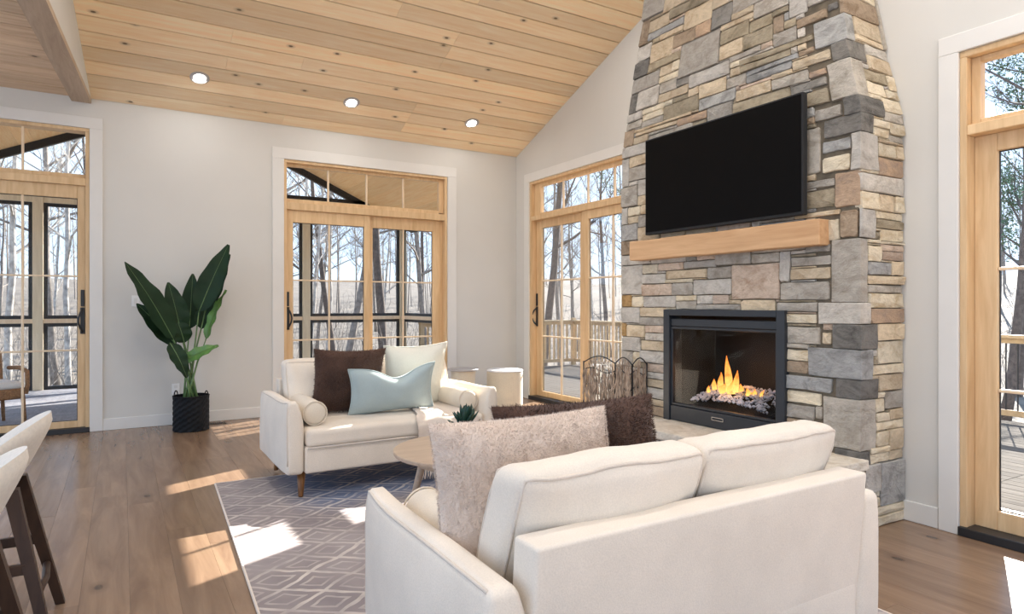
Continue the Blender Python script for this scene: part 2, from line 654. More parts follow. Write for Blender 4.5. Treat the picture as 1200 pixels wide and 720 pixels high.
# ---- baseboards
MB().bbox(D1B + .11, D2A - .13, YA - 0.014, YA, 0, 0.12, 0.004).build('baseboard_back', M['trim'])['kind'] = 'structure'
MB().bbox(D2B + .13, XL, YA - 0.014, YA, 0, 0.12, 0.004).build('baseboard_corner', M['trim'])['kind'] = 'structure'
MB().bbox(XR - 0.014, XR, D4B + .11, CHY0, 0, 0.12, 0.004).build('baseboard_right', M['trim'])['kind'] = 'structure'

# ---- sloping pine ceiling, board by board
CO, SI = 1 / math.hypot(1, SLOPE), SLOPE / math.hypot(1, SLOPE)
BEAM_R = lambda y: -0.27 - 0.0675 * (YA - y)     # right edge of the beam on plan
BEAM_L = lambda y: -0.437 - 0.0715 * (YA - y)


def board(name, s0, w, xa, xb, slope, mat, parent):
    co, si = 1 / math.hypot(1, slope), slope / math.hypot(1, slope)
    sec = [(0.0055, 0.02), (0.0055, 0.0025), (0.008, 0.0), (w - 0.008, 0.0), (w - 0.0055, 0.0025), (w - 0.0055, 0.02)]
    poly = []
    for s, n in sec:
        s += s0
        poly.append((xa, YA - s * co + n * si, ZE + s * si + n * co))
    return MB().prism(poly, (xb - xa, 0, 0)).build(name, mat, parent, fix=True)


ce = setting('ceiling')
BW = 0.200
s = 0.0
slope_len = (YA - YRIDGE) / CO
while s < slope_len - 0.01:
    wd = min(BW, slope_len - s)
    ymid = YA - (s + wd) * CO
    xa = BEAM_R(ymid) - 0.03
    cut = [xa] + sorted(rng.sample([0.9, 1.6, 2.3, 3.0, 3.7], 1)) + [XL + 0.1]
    for a, b_ in zip(cut[:-1], cut[1:]):
        board('ceiling_board', s, wd, a + 0.0008, b_ - 0.0008, SLOPE, M['pine'], ce)
    s += wd
rf = MB()


def ceil_pt(x, s, n, slope=SLOPE):
    co, si = 1 / math.hypot(1, slope), slope / math.hypot(1, slope)
    return (x, YA - s * co + n * si, ZE + s * si + n * co)


x0, x1 = -3.2, XL + 0.45
rf.hexa([ceil_pt(x0, -0.25, .021), ceil_pt(x1, -0.25, .021), ceil_pt(x1, slope_len, .021), ceil_pt(x0, slope_len, .021),
         ceil_pt(x0, -0.25, .3), ceil_pt(x1, -0.25, .3), ceil_pt(x1, slope_len, .3), ceil_pt(x0, slope_len, .3)])
rf.build('roof_deck', M['darkwood'], ce, fix=True)
ZR = zc(YRIDGE)
MB().hexa([(-3.2, -2.6, zc(-2.6)), (XL + .45, -2.6, zc(-2.6)), (XL + .45, YRIDGE, ZR), (-3.2, YRIDGE, ZR),
           (-3.2, -2.6, zc(-2.6) + .3), (XL + .45, -2.6, zc(-2.6) + .3), (XL + .45, YRIDGE, ZR + .3), (-3.2, YRIDGE, ZR + .3)]).build('roof_slope', M['pine_left'], ce, fix=True)

# ---- shallower pine ceiling left of the beam
c2 = setting('ceiling_left')
s = 0.0
while s < 4.6:
    ymid = YA - (s + BW) / math.hypot(1, .1)
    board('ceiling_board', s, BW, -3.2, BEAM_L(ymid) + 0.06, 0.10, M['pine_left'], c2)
    s += BW
MB().hexa([ceil_pt(-3.2, 0, .021, .1), ceil_pt(-.3, 0, .021, .1), ceil_pt(-.62, 4.6, .021, .1), ceil_pt(-3.2, 4.6, .021, .1),
           ceil_pt(-3.2, 0, .06, .1), ceil_pt(-.3, 0, .06, .1), ceil_pt(-.62, 4.6, .06, .1), ceil_pt(-3.2, 4.6, .06, .1)]).build('ceiling_backing', M['darkwood'], c2, fix=True)

# ---- beam and the white wedge of wall above it
yb = YRIDGE
zb = 3.355
beam = MB()
beam.hexa([(BEAM_L(yb), yb, zb), (BEAM_R(yb), yb, zb), (BEAM_R(YA), YA, zb), (BEAM_L(YA), YA, zb),
           (BEAM_L(yb), yb, zb + .6), (BEAM_R(yb), yb, zb + .05), (BEAM_R(YA), YA, zb + .05), (BEAM_L(YA), YA, zb + .05)])
b = beam.build('ceiling_beam', M['beam'], fix=True)
tag(b, 'long wooden beam under the ceiling, running out from the long wall above the left door', 'beam')
wz = MB().hexa([(BEAM_R(yb) - .08, yb, zb + .05), (BEAM_R(yb) - .001, yb, zb + .05), (BEAM_R(YA) - .001, YA, zb + .05), (BEAM_R(YA) - .08, YA, zb + .05),
                (BEAM_R(yb) - .08, yb, ZR + .01), (BEAM_R(yb) - .001, yb, ZR + .01), (BEAM_R(YA) - .001, YA, ZE + .01), (BEAM_R(YA) - .08, YA, ZE + .01)])
struct(wz.build('wall_wedge', M['wall'], fix=True))


# ---- glass doors with transoms
def glass_door(name, axis, plane, a0, a1, zt, tg, tgz, tmun, panels, dgz, zmun, handle=None, flip=1, trim=0.12):
    """axis 'x': door lies in a wall of constant Y; 'y': in a wall of constant X.
    a0<a1 frame; tg transom glass range, tgz its heights; panels [(g0,g1,muntin),..]; dgz door glass heights"""
    base = ((a0 + a1) / 2, plane, 0) if axis == 'x' else (plane, (a0 + a1) / 2, 0)
    D = setting(name, base)

    def B(m, a, b_, n0, n1, z0, z1, ch=0.004):
        a, b_ = min(a, b_), max(a, b_)
        if axis == 'x':
            m.bbox(a, b_, plane + n0, plane + n1, z0, z1, ch)
        else:
            m.bbox(plane + n0, plane + n1, a, b_, z0, z1, ch)
        return m
    cs = trim
    B(MB(), a0 - cs, a0, -0.022, 0.0, 0.0, zt).build('casing', M['trim'], D)
    B(MB(), a1, a1 + cs, -0.022, 0.0, 0.0, zt).build('casing', M['trim'], D)
    B(MB(), a0 - cs, a1 + cs, -0.022, 0.0, zt, zt + cs).build('casing', M['trim'], D)
    j = 0.035
    B(MB(), a0, a0 + j, -0.004, 0.15, 0.03, zt - j).build('jamb', M['fir'], D)
    B(MB(), a1 - j, a1, -0.004, 0.15, 0.03, zt - j).build('jamb', M['fir'], D)
    B(MB(), a0, a1, -0.004, 0.15, zt - j, zt).build('head_jamb', M['fir'], D)
    B(MB(), a0, a1, -0.03, 0.16, 0.0, 0.05).build('sill', M['black'], D)
    # transom
    zr1, zr0 = tgz[0], dgz[1]
    zmid = zr0 + (zr1 - zr0) * 0.52
    B(MB(), a0 + j, a1 - j, 0.0, 0.15, zmid, zmid + (zr1 - zmid) * .62).build('transom_rail', M['fir'], D)
    t = MB()
    B(t, a0 + j, tg[0], .05, .11, tgz[0] - .03, zt - j)
    B(t, tg[1], a1 - j, .05, .11, tgz[0] - .03, zt - j)
    B(t, tg[0], tg[1], .05, .11, tgz[1], zt - j)
    B(t, tg[0], tg[1], .05, .11, zmid + (zr1 - zmid) * .62, tgz[0])
    t = t.build('transom', M['fir'], D)
    cuts = [tg[0]] + list(tmun) + [tg[1]]
    for a, b_ in zip(cuts[:-1], cuts[1:]):
        B(MB(), a - .004, b_ + .004, .078, .084, tgz[0] - .004, tgz[1] + .004, .0005).build('pane', M['glass'], t)
    for a in tmun:
        B(MB(), a - .011, a + .011, .068, .094, tgz[0], tgz[1]).build('muntin', M['fir_in'], t)
    # panels
    edges = [a0 + j]
    mids = [(panels[i][1] + panels[i + 1][0]) / 2 for i in range(len(panels) - 1)]
    spans = list(zip([a0 + j] + mids, mids + [a1 - j]))
    for k, ((g0, g1, mun), (s0, s1)) in enumerate(zip(panels, spans)):
        n0 = .035 if (k == 0) == (flip > 0) else .085
        n1 = n0 + .045
        p = MB()
        ov = .012
        B(p, s0 - (ov if k else 0), g0, n0, n1, .05, zmid)
        B(p, g1, s1 + (ov if k == 0 and len(panels) > 1 else 0), n0, n1, .05, zmid)
        B(p, g0, g1, n0, n1, dgz[1], zmid)
        B(p, g0, g1, n0, n1, .05, dgz[0])
        p = p.build('sliding_panel', M['fir'], D)
        zc_ = [dgz[0]] + list(zmun) + [dgz[1]]
        ac = [g0, mun, g1]
        nm = (n0 + n1) / 2
        for i in range(2):
            for q in range(len(zc_) - 1):
                B(MB(), ac[i] - .003, ac[i + 1] + .003, nm - .003, nm + .003, zc_[q] - .003, zc_[q + 1] + .003, .0005).build('pane', M['glass'], p)
        B(MB(), mun - .010, mun + .010, n0 + .008, n1 - .008, dgz[0], dgz[1]).build('muntin', M['fir_in'], p)
        for zz in zmun:
            B(MB(), g0, g1, n0 + .009, n1 - .009, zz - .009, zz + .009).build('muntin', M['fir_in'], p)
        g = MB()                                 # thin black gasket round the glass
        for (a, b_, z0, z1) in ((g0, g0 + .006, *dgz), (g1 - .006, g1, *dgz), (g0, g1, dgz[0], dgz[0] + .006), (g0, g1, dgz[1] - .006, dgz[1])):
            B(g, a, b_, nm + .004, nm + .012, z0, z1, .001)
        g.build('gasket', M['black'], p)
        if handle and handle[0] == k:
            ah = handle[1]
            hm = MB()
            B(hm, ah - .016, ah + .016, n0 - .016, n0, 1.28, 1.45)
            hm.build('latch_plate', M['black'], p)
            hm = MB()
            B(hm, ah - .02, ah + .02, n0 - .012, n0, 1.00, 1.27)
            pts = []
            for i in range(9):
                f = i / 8
                nn, zz = n0 - .012 - .05 * math.sin(math.pi * min(1, max(0, f))) ** .5, 1.02 + .23 * f
                aa = ah + handle[2] * .035 * math.sin(math.pi * f)
                pts.append((aa, plane + nn, zz) if axis == 'x' else (plane + nn, aa, zz))
            hm.tube(pts, .010, 8)
            hm.build('handle', M['black'], p, smooth=False)
    return D


ya = YA + .06
gx = lambda x_: onY(x_, 300, ya).x
z_ = lambda x_, y_: onY(x_, y_, ya).z
g_m, g_r = gx(26.4), gx(91)
g_l = 2 * g_m - g_r
cen = (D1A + D1B) / 2
glass_door('door_1', 'x', YA, D1A, D1B, D1T, (D1A + .07, gx(100)), (z_(100, 205), z_(100, 156)),
           (gx(26.4) - 1.15, gx(26.4) - .575, gx(26.4)),
           [(D1A + .11, cen - .075, (D1A + .11 + cen - .075) / 2), (g_l if g_l > cen + .05 else cen + .06, g_r, g_m)],
           (z_(91, 493), z_(91, 233)), (z_(90, 410.5), z_(90, 324)), handle=(1, gx(97), -1), flip=-1, trim=0.115)
glass_door('door_2', 'x', YA, D2A, D2B, D2T, (gx(335), gx(514)), (z_(338, 233), z_(338, 195)),
           (gx(385), gx(430), gx(473)),
           [(gx(343), gx(426), gx(385.5)), (gx(437.5), gx(508), gx(474))],
           (0.19, z_(344, 261)), (z_(344, 399), z_(344, 328.5)), handle=(0, gx(336.5), 1), trim=0.13)
xa_ = XL + .06
gy = lambda x_: onX(x_, 300, xa_).y
zx = lambda x_, y_: onX(x_, y_, xa_).z
g3 = [gy(719) - (gy(691) - gy(719)), gy(691)]
glass_door('door_3', 'y', XL, D3A, D3B, D3T, (gy(750), gy(634)), (zx(635, 249.5), zx(635, 218.5)),
           (gy(719), gy(688), gy(659)),
           [(g3[0], g3[1], gy(719)), (gy(678), gy(633), gy(655))],
           (zx(631, 458), zx(635, 267)), (zx(631, 394), zx(631, 329.5)), handle=(1, gy(628), 1), flip=1, trim=0.12)
xa_ = XR + .06
g4 = gy(1166)
w4 = (D4B - D4A) / 2 - .16
c4 = (D4A + D4B) / 2
glass_door('door_4', 'y', XR, D4A, D4B, D4T, (D4A + .10, gy(1150)), (zx(1150, 139), zx(1150, 72)),
           tuple(D4A + .10 + (gy(1150) - D4A - .10) * i / 4 for i in (1, 2, 3)),
           [(D4A + .13, c4 - .05, (D4A + .13 + c4 - .05) / 2), (c4 + .05, g4, (c4 + .05 + g4) / 2)],
           (zx(1165, 600), zx(1165, 176)), (zx(1165, 458.5), zx(1165, 315)), handle=None, flip=1, trim=0.105)

# ---- recessed ceiling lights; the unseen ones are added to brighten the room
def ceil_hit(x_, y_):
    r = ray(x_, y_)
    d = (ZE + SLOPE * YA - EYE) / (r.z + SLOPE * r.y)
    return Vector((r.x * d, r.y * d, EYE + r.z * d))


RL = [ceil_hit(234, 91), ceil_hit(412, 120), ceil_hit(553, 144)]
spots = [(p, True) for p in RL]
yrow = RL[1].y
for yy in (4.7,):
    for p in RL:
        spots.append((Vector((p.x, yy, zc(yy))), False))
for yy in (1.9, 0.4):  # more unseen lamps added as fill
    for xx in (-.9, .8, 2.1, 3.4):
        spots.append((Vector((xx, yy, zc(yy))), False))
RLAB = ['round recessed ceiling light nearest the ceiling beam', 'round recessed ceiling light in the middle of the row of three',
        'round recessed ceiling light nearest the gable wall']
ang = math.atan(SLOPE)
for i, (p, vis) in enumerate(spots):
    a = ang if p.y >= YRIDGE else -ang
    if i < 3:
        lab, grp = RLAB[i], 'recessed lights in the pine ceiling'
    else:
        lab, grp = 'added recessed fill light overhead, out of view behind the first row', 'added fill lights overhead'
    t = thing('recessed_light', lab, 'ceiling light', p, grp, world=False)
    t.rotation_euler = (-a, 0, 0)
    MB().lathe([(.092, .003), (.092, -.006), (.078, -.011), (.060, -.005), (.060, .003)], 28, caps=False).build('trim_ring', M['greytop'], None).parent = t  # grey colour stands in for the shade in the ring
    MB().lathe([(.0605, .002), (.0605, -.005)], 28).build('bulb_disc', M['bulb'], None).parent = t
    ld = bpy.data.lights.new('recessed_lamp', 'AREA')
    ld.shape = 'DISK'; ld.size = .11; ld.energy = LAMP_WATTS if i > 2 else LAMP_WATTS * .2; ld.color = (1.0, .985, .965)
    lo = bpy.data.objects.new('recessed_lamp', ld)
    COL.objects.link(lo)
    lo.parent = t
    lo.location = (0, 0, -.016)
    lo.rotation_euler = (a, 0, 0)

# ================================================================== STONE FIREPLACE
def interp(z, pts):
    if z <= pts[0][0]: return pts[0][1]
    for (a, va), (b_, vb) in zip(pts[:-1], pts[1:]):
        if z <= b_:
            return va + (vb - va) * (z - a) / (b_ - a)
    return pts[-1][1] + (pts[-1][1] - pts[-2][1]) / (pts[-1][0] - pts[-2][0]) * (z - pts[-1][0]) * .5


TF = [(2.5, 0), (2.88, .035), (3.2, .07), (3.5, .105), (3.85, .14)]     # how far the face leans back
TR = [(2.44, 0), (2.8, .09), (3.05, .14), (3.3, .18), (3.85, .26)]      # right edge draws in
TLf = [(2.5, 0), (2.88, .035), (3.2, .07), (3.5, .105), (3.85, .14)]    # left edge draws in
ZTOP = 5.15


def warp(Yp, z, dep, Xp=None):
    """face coordinates -> world. front: dep>0 comes out of the face. side stones give Xp"""
    y0, y1 = CHY0 + interp(z, TR), CHY1 - interp(z, TLf)
    f = (Yp - CHY0) / (CHY1 - CHY0)
    Y = y0 + f * (y1 - y0)
    return (XF + interp(z, TF) - dep, Y, z)


def front_hit(x_, y_):
    z = 2.0
    for _ in range(6):
        p = onX(x_, y_, XF + interp(z, TF)); z = p.z
    y0, y1 = CHY0 + interp(z, TR), CHY1 - interp(z, TLf)
    return CHY0 + (p.y - y0) / (y1 - y0) * (CHY1 - CHY0), z


def side_hit(x_, y_):
    z = 2.0
    for _ in range(6):
        p = onY(x_, y_, CHY0 + interp(z, TR)); z = p.z
    return p.x - interp(z, TF) * max(0, 1 - (p.x - XF) / (XR - XF)), z


REG = {1: (700, 0, 4.8), 2: (880, 0, 4.8), 3: (700, 140, 4.5), 4: (880, 140, 4.5), 5: (700, 280, 4.0), 6: (880, 280, 4.0), 7: (880, 440, 3.6)}
# front stones: region: (left, right, top at left, bottom at left, kind)
FS = {
 1: [(285,385,-60,110,'g'),(390,510,-20,75,'t'),(295,410,128,182,'t'),(285,480,195,238,'b'),(258,295,125,240,'n'),(415,640,60,110,'o'),(490,648,88,162,'t'),
     (645,760,60,158,'s'),(420,488,172,200,'t'),(430,552,205,250,'n'),(555,640,160,200,'r'),(470,695,258,420,'g'),(312,420,258,340,'t'),(238,305,268,355,'l'),
     (215,290,365,435,'d'),(295,468,362,405,'o'),(350,420,408,428,'t'),(425,468,355,392,'c'),(360,465,432,470,'c'),(212,348,448,530,'g'),(348,445,490,525,'g'),
     (447,515,458,492,'s'),(517,745,425,495,'l'),(697,825,258,325,'t'),(705,850,188,240,'o'),(855,990,130,180,'o'),(692,850,152,182,'t'),(762,880,5,68,'g'),
     (768,880,78,118,'t'),(883,990,32,80,'g'),(832,990,232,270,'o'),(752,832,320,350,'g'),(750,805,355,385,'c'),(745,805,392,430,'t'),(810,990,342,415,'o'),
     (837,990,420,448,'b'),(735,832,442,490,'g'),(780,990,492,545,'t'),(572,725,490,553,'t'),(527,568,500,545,'t'),(355,520,532,580,'t'),(232,348,538,625,'l'),
     (182,230,545,640,'d'),(572,780,560,625,'b'),(372,570,602,685,'o'),(255,368,655,672,'c'),(255,368,630,650,'c'),(765,990,585,640,'o'),(622,765,620,672,'g'),
     (452,615,678,720,'r'),(292,370,672,700,'g'),(167,245,652,720,'l'),(290,450,712,745,'t'),(650,755,-40,40,'t')],
 2: [(210,440,-40,110,'l'),(125,212,65,100,'o'),(265,430,112,165,'n'),(188,260,152,180,'o'),(130,185,130,190,'n'),(130,260,188,225,'g'),(432,488,28,70,'d'),
     (10,350,318,385,'o'),(0,268,402,442,'b'),(237,450,345,402,'t'),(277,355,288,318,'n'),(110,235,432,460,'t'),(110,312,465,515,'g'),(322,425,412,450,'r'),
     (330,425,458,505,'s'),(282,440,535,620,'o'),(357,512,622,692,'g'),(30,105,455,495,'p')],
 3: [(145,188,65,148,'n'),(160,228,0,62,'g'),(195,270,98,126,'t'),(240,425,45,72,'t'),(282,430,80,104,'g'),(135,250,155,213,'l'),(167,245,222,255,'t'),
     (130,165,225,365,'l'),(170,257,260,330,'g'),(130,213,368,460,'g'),(215,252,335,405,'l'),(215,250,410,455,'t'),(130,160,470,550,'l'),(162,225,478,515,'c'),
     (228,262,465,500,'t'),(162,218,518,548,'t'),(212,265,508,565,'g'),(127,208,558,640,'b'),(212,265,572,618,'t'),(125,165,645,720,'n')],
 4: [(270,370,58,300,'g'),(377,530,125,185,'b'),(377,525,205,290,'c'),(285,440,335,375,'g'),(278,440,388,478,'o'),(345,470,488,515,'t'),(408,465,528,640,'c'),
     (475,568,482,630,'n'),(272,340,5,40,'n'),(440,595,285,470,'r')],
 5: [(150,250,97,125,'l'),(252,413,92,120,'l'),(415,465,82,102,'s'),(470,553,76,97,'p'),(557,720,65,125,'g'),(725,850,55,110,'g'),(107,210,130,262,'l'),(215,285,127,165,'c'),
     (290,400,124,165,'p'),(407,555,107,135,'g'),(337,510,140,187,'t'),(512,605,136,190,'g'),(213,320,168,213,'l'),(322,415,192,210,'c'),(215,350,216,265,'p'),
     (352,445,212,262,'g'),(450,625,192,267,'l'),(630,858,125,285,'p'),(116,160,262,318,'y'),(165,210,268,300,'c'),(215,370,268,320,'l'),(390,465,267,292,'c'),(380,460,296,330,'g'),
     (470,540,272,300,'l'),(465,670,305,335,'g'),(547,615,272,305,'p'),(617,662,287,306,'t'),(672,833,290,342,'t'),(112,200,322,395,'l'),(216,290,322,360,'t'),(215,290,365,405,'g'),
     (112,135,398,455,'y'),(137,225,402,458,'t'),(230,290,412,440,'p'),(227,290,443,475,'l'),(112,204,462,525,'l'),(207,290,478,515,'t'),(202,290,520,578,'l'),(112,165,528,590,'g'),
     (167,200,530,575,'c'),(227,290,585,615,'p'),(227,290,620,652,'l'),(227,290,660,690,'t'),(227,290,700,735,'l'),(227,290,745,775,'t'),(227,290,780,815,'n'),(112,222,595,680,'l'),(112,222,690,760,'g')],
 6: [(90,248,42,80,'g'),(255,375,32,70,'s'),(217,375,87,130,'g'),(147,180,107,195,'l'),(187,375,142,195,'t'),(132,370,207,290,'g'),(122,315,297,340,'g'),
     (165,310,352,395,'c'),(162,328,407,488,'g'),(337,398,397,430,'p'),(337,380,437,495,'t'),(162,268,485,510,'g'),(165,266,517,570,'c'),(162,270,570,625,'n'),(157,383,632,698,'b')],
 7: [(145,300,58,120,'c'),(145,272,112,178,'g'),(145,235,168,215,'n'),(237,302,188,215,'c'),(274,303,125,185,'g')],
}
# corner stones: (left on front, right on side, top at left, bottom at left, kind)
CS = {
 2: [(490,705,-30,70,'n'),(352,570,150,285,'b'),(452,640,255,345,'d'),(428,640,378,570,'g'),(515,745,568,648,'d'),(415,685,692,770,'d')],
 4: [(530,670,88,268,'l'),(572,650,470,632,'l')],
 6: [(380,545,0,295,'g'),(320,555,305,398,'l'),(385,590,398,508,'d'),(270,565,512,640,'b'),(400,595,652,745,'d')],
 7: [(305,525,85,298,'g'),(355,500,300,362,'d')],
}
# side stones: (left, right, top at left, bottom at left, kind)
SS = {
 2: [(578,660,130,178,'t'),(582,665,190,222,'t'),(642,757,95,250,'g'),(652,788,262,308,'l'),(657,795,332,388,'t'),(652,757,392,452,'o'),(647,745,462,520,'c'),
     (762,830,440,490,'c'),(748,840,500,550,'c'),(750,850,572,618,'c'),(757,860,628,690,'g'),(692,770,662,730,'c')],
 4: [(642,720,20,85,'c'),(727,797,28,72,'c'),(722,797,78,120,'g'),(675,797,98,125,'t'),(682,755,135,200,'c'),(760,797,135,200,'t'),(680,797,208,262,'r'),(642,797,285,392,'l'),
     (612,665,402,465,'c'),(672,755,402,470,'t'),(760,797,402,470,'c'),(657,795,482,525,'c'),(657,797,537,575,'o'),(682,797,580,640,'c'),(607,680,632,660,'c'),(682,797,662,720,'p')],
 6: [(542,600,12,30,'c'),(605,695,5,24,'c'),(552,600,58,95,'c'),(607,705,30,100,'p'),(552,655,107,170,'b'),(660,705,117,170,'t'),(552,705,180,206,'t'),(557,705,216,242,'g'),
     (567,705,252,325,'c'),(567,705,335,400,'r'),(612,705,417,465,'t'),(597,705,478,585,'c'),(572,705,592,630,'c'),(597,708,640,720,'t')],
 7: [(520,560,100,155,'c'),(565,635,72,140,'g'),(520,575,160,195,'c'),(580,633,145,192,'t'),(527,620,198,235,'c'),(527,577,242,300,'c'),(580,633,228,310,'t'),(503,575,308,335,'c'),
     (503,575,340,375,'c'),(580,631,318,355,'t'),(527,631,372,560,'b'),(525,631,568,598,'c'),(525,631,605,632,'c'),(470,524,385,480,'l'),(470,524,485,560,'g'),(470,524,565,632,'c')],
}

fp = thing('stone_fireplace', 'tall stacked stone fireplace and chimney breast on the gable wall', 'fireplace', ((XF + XR) / 2, (CHY0 + CHY1) / 2, 0))
fr = random.Random(11)


def resolve(R):
    """push overlapping rectangles apart; R: [a0,a1,z0,z1,kind]"""
    for _ in range(6):
        for i in range(len(R)):
            for j in range(i + 1, len(R)):
                A, B = R[i], R[j]
                oa = min(A[1], B[1]) - max(A[0], B[0])
                oz = min(A[3], B[3]) - max(A[2], B[2])
                if oa > 1e-4 and oz > 1e-4:
                    if oa < oz:
                        if A[0] + A[1] > B[0] + B[1]: A, B = B, A
                        m = (max(A[0], B[0]) + min(A[1], B[1])) / 2
                        A[1] = m; B[0] = m
                    else:
                        if A[2] + A[3] > B[2] + B[3]: A, B = B, A
                        m = (max(A[2], B[2]) + min(A[3], B[3])) / 2
                        A[3] = m; B[2] = m
    return [r for r in R if r[1] - r[0] > .015 and r[3] - r[2] > .012]


def settle(R, a0, a1, z0, z1, holes, palette, big=(.28, .12), seed=3):
    """grow the rectangles into small gaps, then fill what is left with new stones"""
    rr = random.Random(seed)
    st = .006
    na, nz = int((a1 - a0) / st), int((z1 - z0) / st)
    G = np.zeros((na, nz), bool)

    def cells(r):
        return (max(0, int(round((r[0] - a0) / st))), min(na, int(round((r[1] - a0) / st))), max(0, int(round((r[2] - z0) / st))), min(nz, int(round((r[3] - z0) / st))))
    for h in holes:
        i0, i1, j0, j1 = cells(h); G[i0:i1, j0:j1] = True
    C = [list(cells(r)) for r in R]
    C = [c for c in C]
    for c in C: G[c[0]:c[1], c[2]:c[3]] = True
    order = list(range(len(C)))
    rr.shuffle(order)
    for k in order:
        c = C[k]
        for _ in range(24):
            for side in range(4):
                if side == 0 and c[0] > 0 and not G[c[0] - 1, c[2]:c[3]].any(): c[0] -= 1; G[c[0], c[2]:c[3]] = True
                if side == 1 and c[1] < na and not G[c[1], c[2]:c[3]].any(): G[c[1], c[2]:c[3]] = True; c[1] += 1
                if side == 2 and c[2] > 0 and not G[c[0]:c[1], c[2] - 1].any(): c[2] -= 1; G[c[0]:c[1], c[2]] = True
                if side == 3 and c[3] < nz and not G[c[0]:c[1], c[3]].any(): G[c[0]:c[1], c[3]] = True; c[3] += 1
    out = [[a0 + c[0] * st, a0 + c[1] * st, z0 + c[2] * st, z0 + c[3] * st, r[4]] for c, r in zip(C, R)]
    for j in range(nz):
        for i in range(na):
            if G[i, j]: continue
            wa = int(rr.uniform(.35, 1.0) * big[0] / st); wz = int(rr.uniform(.35, 1.0) * big[1] / st)
            ie = i
            while ie < na and ie - i < wa and not G[ie, j]: ie += 1
            je = j
            while je < nz and je - j < wz and not G[i:ie, je].any(): je += 1
            G[i:ie, j:je] = True
            if (ie - i) * st > .011 and (je - j) * st > .011:
                out.append([a0 + i * st, a0 + ie * st, z0 + j * st, z0 + je * st, rr.choice(palette)])
    return out


def poly_rect(r, j, gap, rr, chop=True):
    a0, a1, z0, z1 = r[0] + gap, r[1] - gap, r[2] + gap, r[3] - gap
    w, h = a1 - a0, z1 - z0
    k = min(j, .16 * w, .16 * h)
    q = lambda: rr.uniform(-k, k) * .7
    c = lambda: rr.uniform(.2, 1.0) * k * 1.4
    P = [(a0 + c(), z0 + abs(q()) * .3), ((a0 + a1) / 2 + q() * 2, z0 + abs(q()) * .8), (a1 - c(), z0 + abs(q()) * .3), (a1 - abs(q()) * .3, z0 + c()),
         (a1 - abs(q()) * .5, z1 - c()), (a1 - c(), z1 - abs(q()) * .3), ((a0 + a1) / 2 + q() * 2, z1 - abs(q()) * .8), (a0 + c(), z1 - abs(q()) * .3),
         (a0 + abs(q()) * .3, z1 - c()), (a0 + abs(q()) * .5, z0 + c())]
    return P


def flat_stone(r, place, rr, proud=None, back=.04):
    """a split stone: irregular outline, chamfered rim, uneven face"""
    P = poly_rect(r, .012, .0012, rr)
    n = len(P)
    pr = proud if proud is not None else rr.uniform(.0, .012)
    ca, cz = sum(p[0] for p in P) / n, sum(p[1] for p in P) / n
    tilt = (rr.uniform(-.05, .05), rr.uniform(-.06, .06))
    vs, fs = [], []
    for (a, z) in P: vs.append(place(a, z, -back))
    for (a, z) in P: vs.append(place(a, z, pr - .005))
    ins = min(.005, .12 * min(r[1] - r[0], r[3] - r[2]))
    for (a, z) in P:
        L = math.hypot(a - ca, z - cz)
        k = max(0, 1 - ins / L)
        aa, zz = ca + (a - ca) * k, cz + (z - cz) * k
        vs.append(place(aa, zz, pr + tilt[0] * (aa - ca) + tilt[1] * (zz - cz) + rr.uniform(-.0035, .0035)))
    vs.append(place(ca, cz, pr + rr.uniform(.0, .007)))
    for L in (0, 1):
        for i in range(n):
            k = (i + 1) % n
            fs.append((L * n + i, L * n + k, (L + 1) * n + k, (L + 1) * n + i))
    for i in range(n):
        fs.append((2 * n + i, 2 * n + (i + 1) % n, 3 * n))
    return MB().add(vs, fs)


def corner_stone(Yl, Xr, z0, z1, rr):
    """block that turns the corner of the chimney; front face XF, side face CHY0"""
    g = .0015
    z0 += g; z1 -= g
    Yl -= g; Xr -= g
    pf, ps = rr.uniform(.004, .014), rr.uniform(.004, .014)
    m = MB()
    hx, hy, hz = (Xr - (XF - pf)) / 2, (Yl - (CHY0 - ps)) / 2, (z1 - z0) / 2
    m.rbox((0, 0, 0), (hx, hy, hz), min(.005, hz * .2), 1, 3)
    out = []
    for p in m.v:
        nn = mnoise.noise_vector(Vector((p[0] * 9 + z0 * 31, p[1] * 9, p[2] * 9)))
        X = (XF - pf) + hx + p[0] + .007 * nn[0]
        Yp = (CHY0 - ps) + hy + p[1] + .007 * nn[1]
        z = (z0 + z1) / 2 + p[2] + .005 * nn[2]
        x0, y, zz = warp(Yp, z, 0)
        k = max(0, min(1, (X - XF) / (XR - XF)))
        out.append((X + interp(z, TF) * (1 - k), y, z))
    m.v = out
    return m


# gather
corner = []
for k, rows in CS.items():
    ox, oy, sc = REG[k]
    for (a, b_, t_, bo, kind) in rows:
        Yl, z1 = front_hit(ox + a / sc, oy + t_ / sc)
        _, z0 = front_hit(ox + a / sc, oy + bo / sc)
        # side end: same course, read along the side wall
        zz = (z0 + z1) / 2
        r = ray(ox + b_ / sc, 300)
        yy = CHY0 + interp(zz, TR)
        Xr = yy / r.y * r.x
        Xr -= interp(zz, TF) * max(0, 1 - (Xr - XF) / (XR - XF))
        corner.append([Yl, max(Xr, XF + .05), z0, z1, kind])
corner.sort(key=lambda c: c[2])
for A, B in zip(corner[:-1], corner[1:]):
    if A[3] > B[2] - .05:
        m_ = (A[3] + B[2]) / 2; A[3] = m_; B[2] = m_
# below and above the traced ones
zb_ = corner[0][2]
while zb_ > .02:
    h = min(fr.uniform(.12, .22), zb_)
    corner.insert(0, [CHY0 + fr.uniform(.12, .3), XF + fr.uniform(.08, .2), zb_ - h, zb_, fr.choice('gsbl')])
    zb_ -= h
zt_ = corner[-1][3]
while zt_ < 4.5:
    h = fr.uniform(.12, .24)
    corner.append([CHY0 + fr.uniform(.12, .35), XF + fr.uniform(.1, .25), zt_, zt_ + h, fr.choice('gsbln')])
    zt_ += h

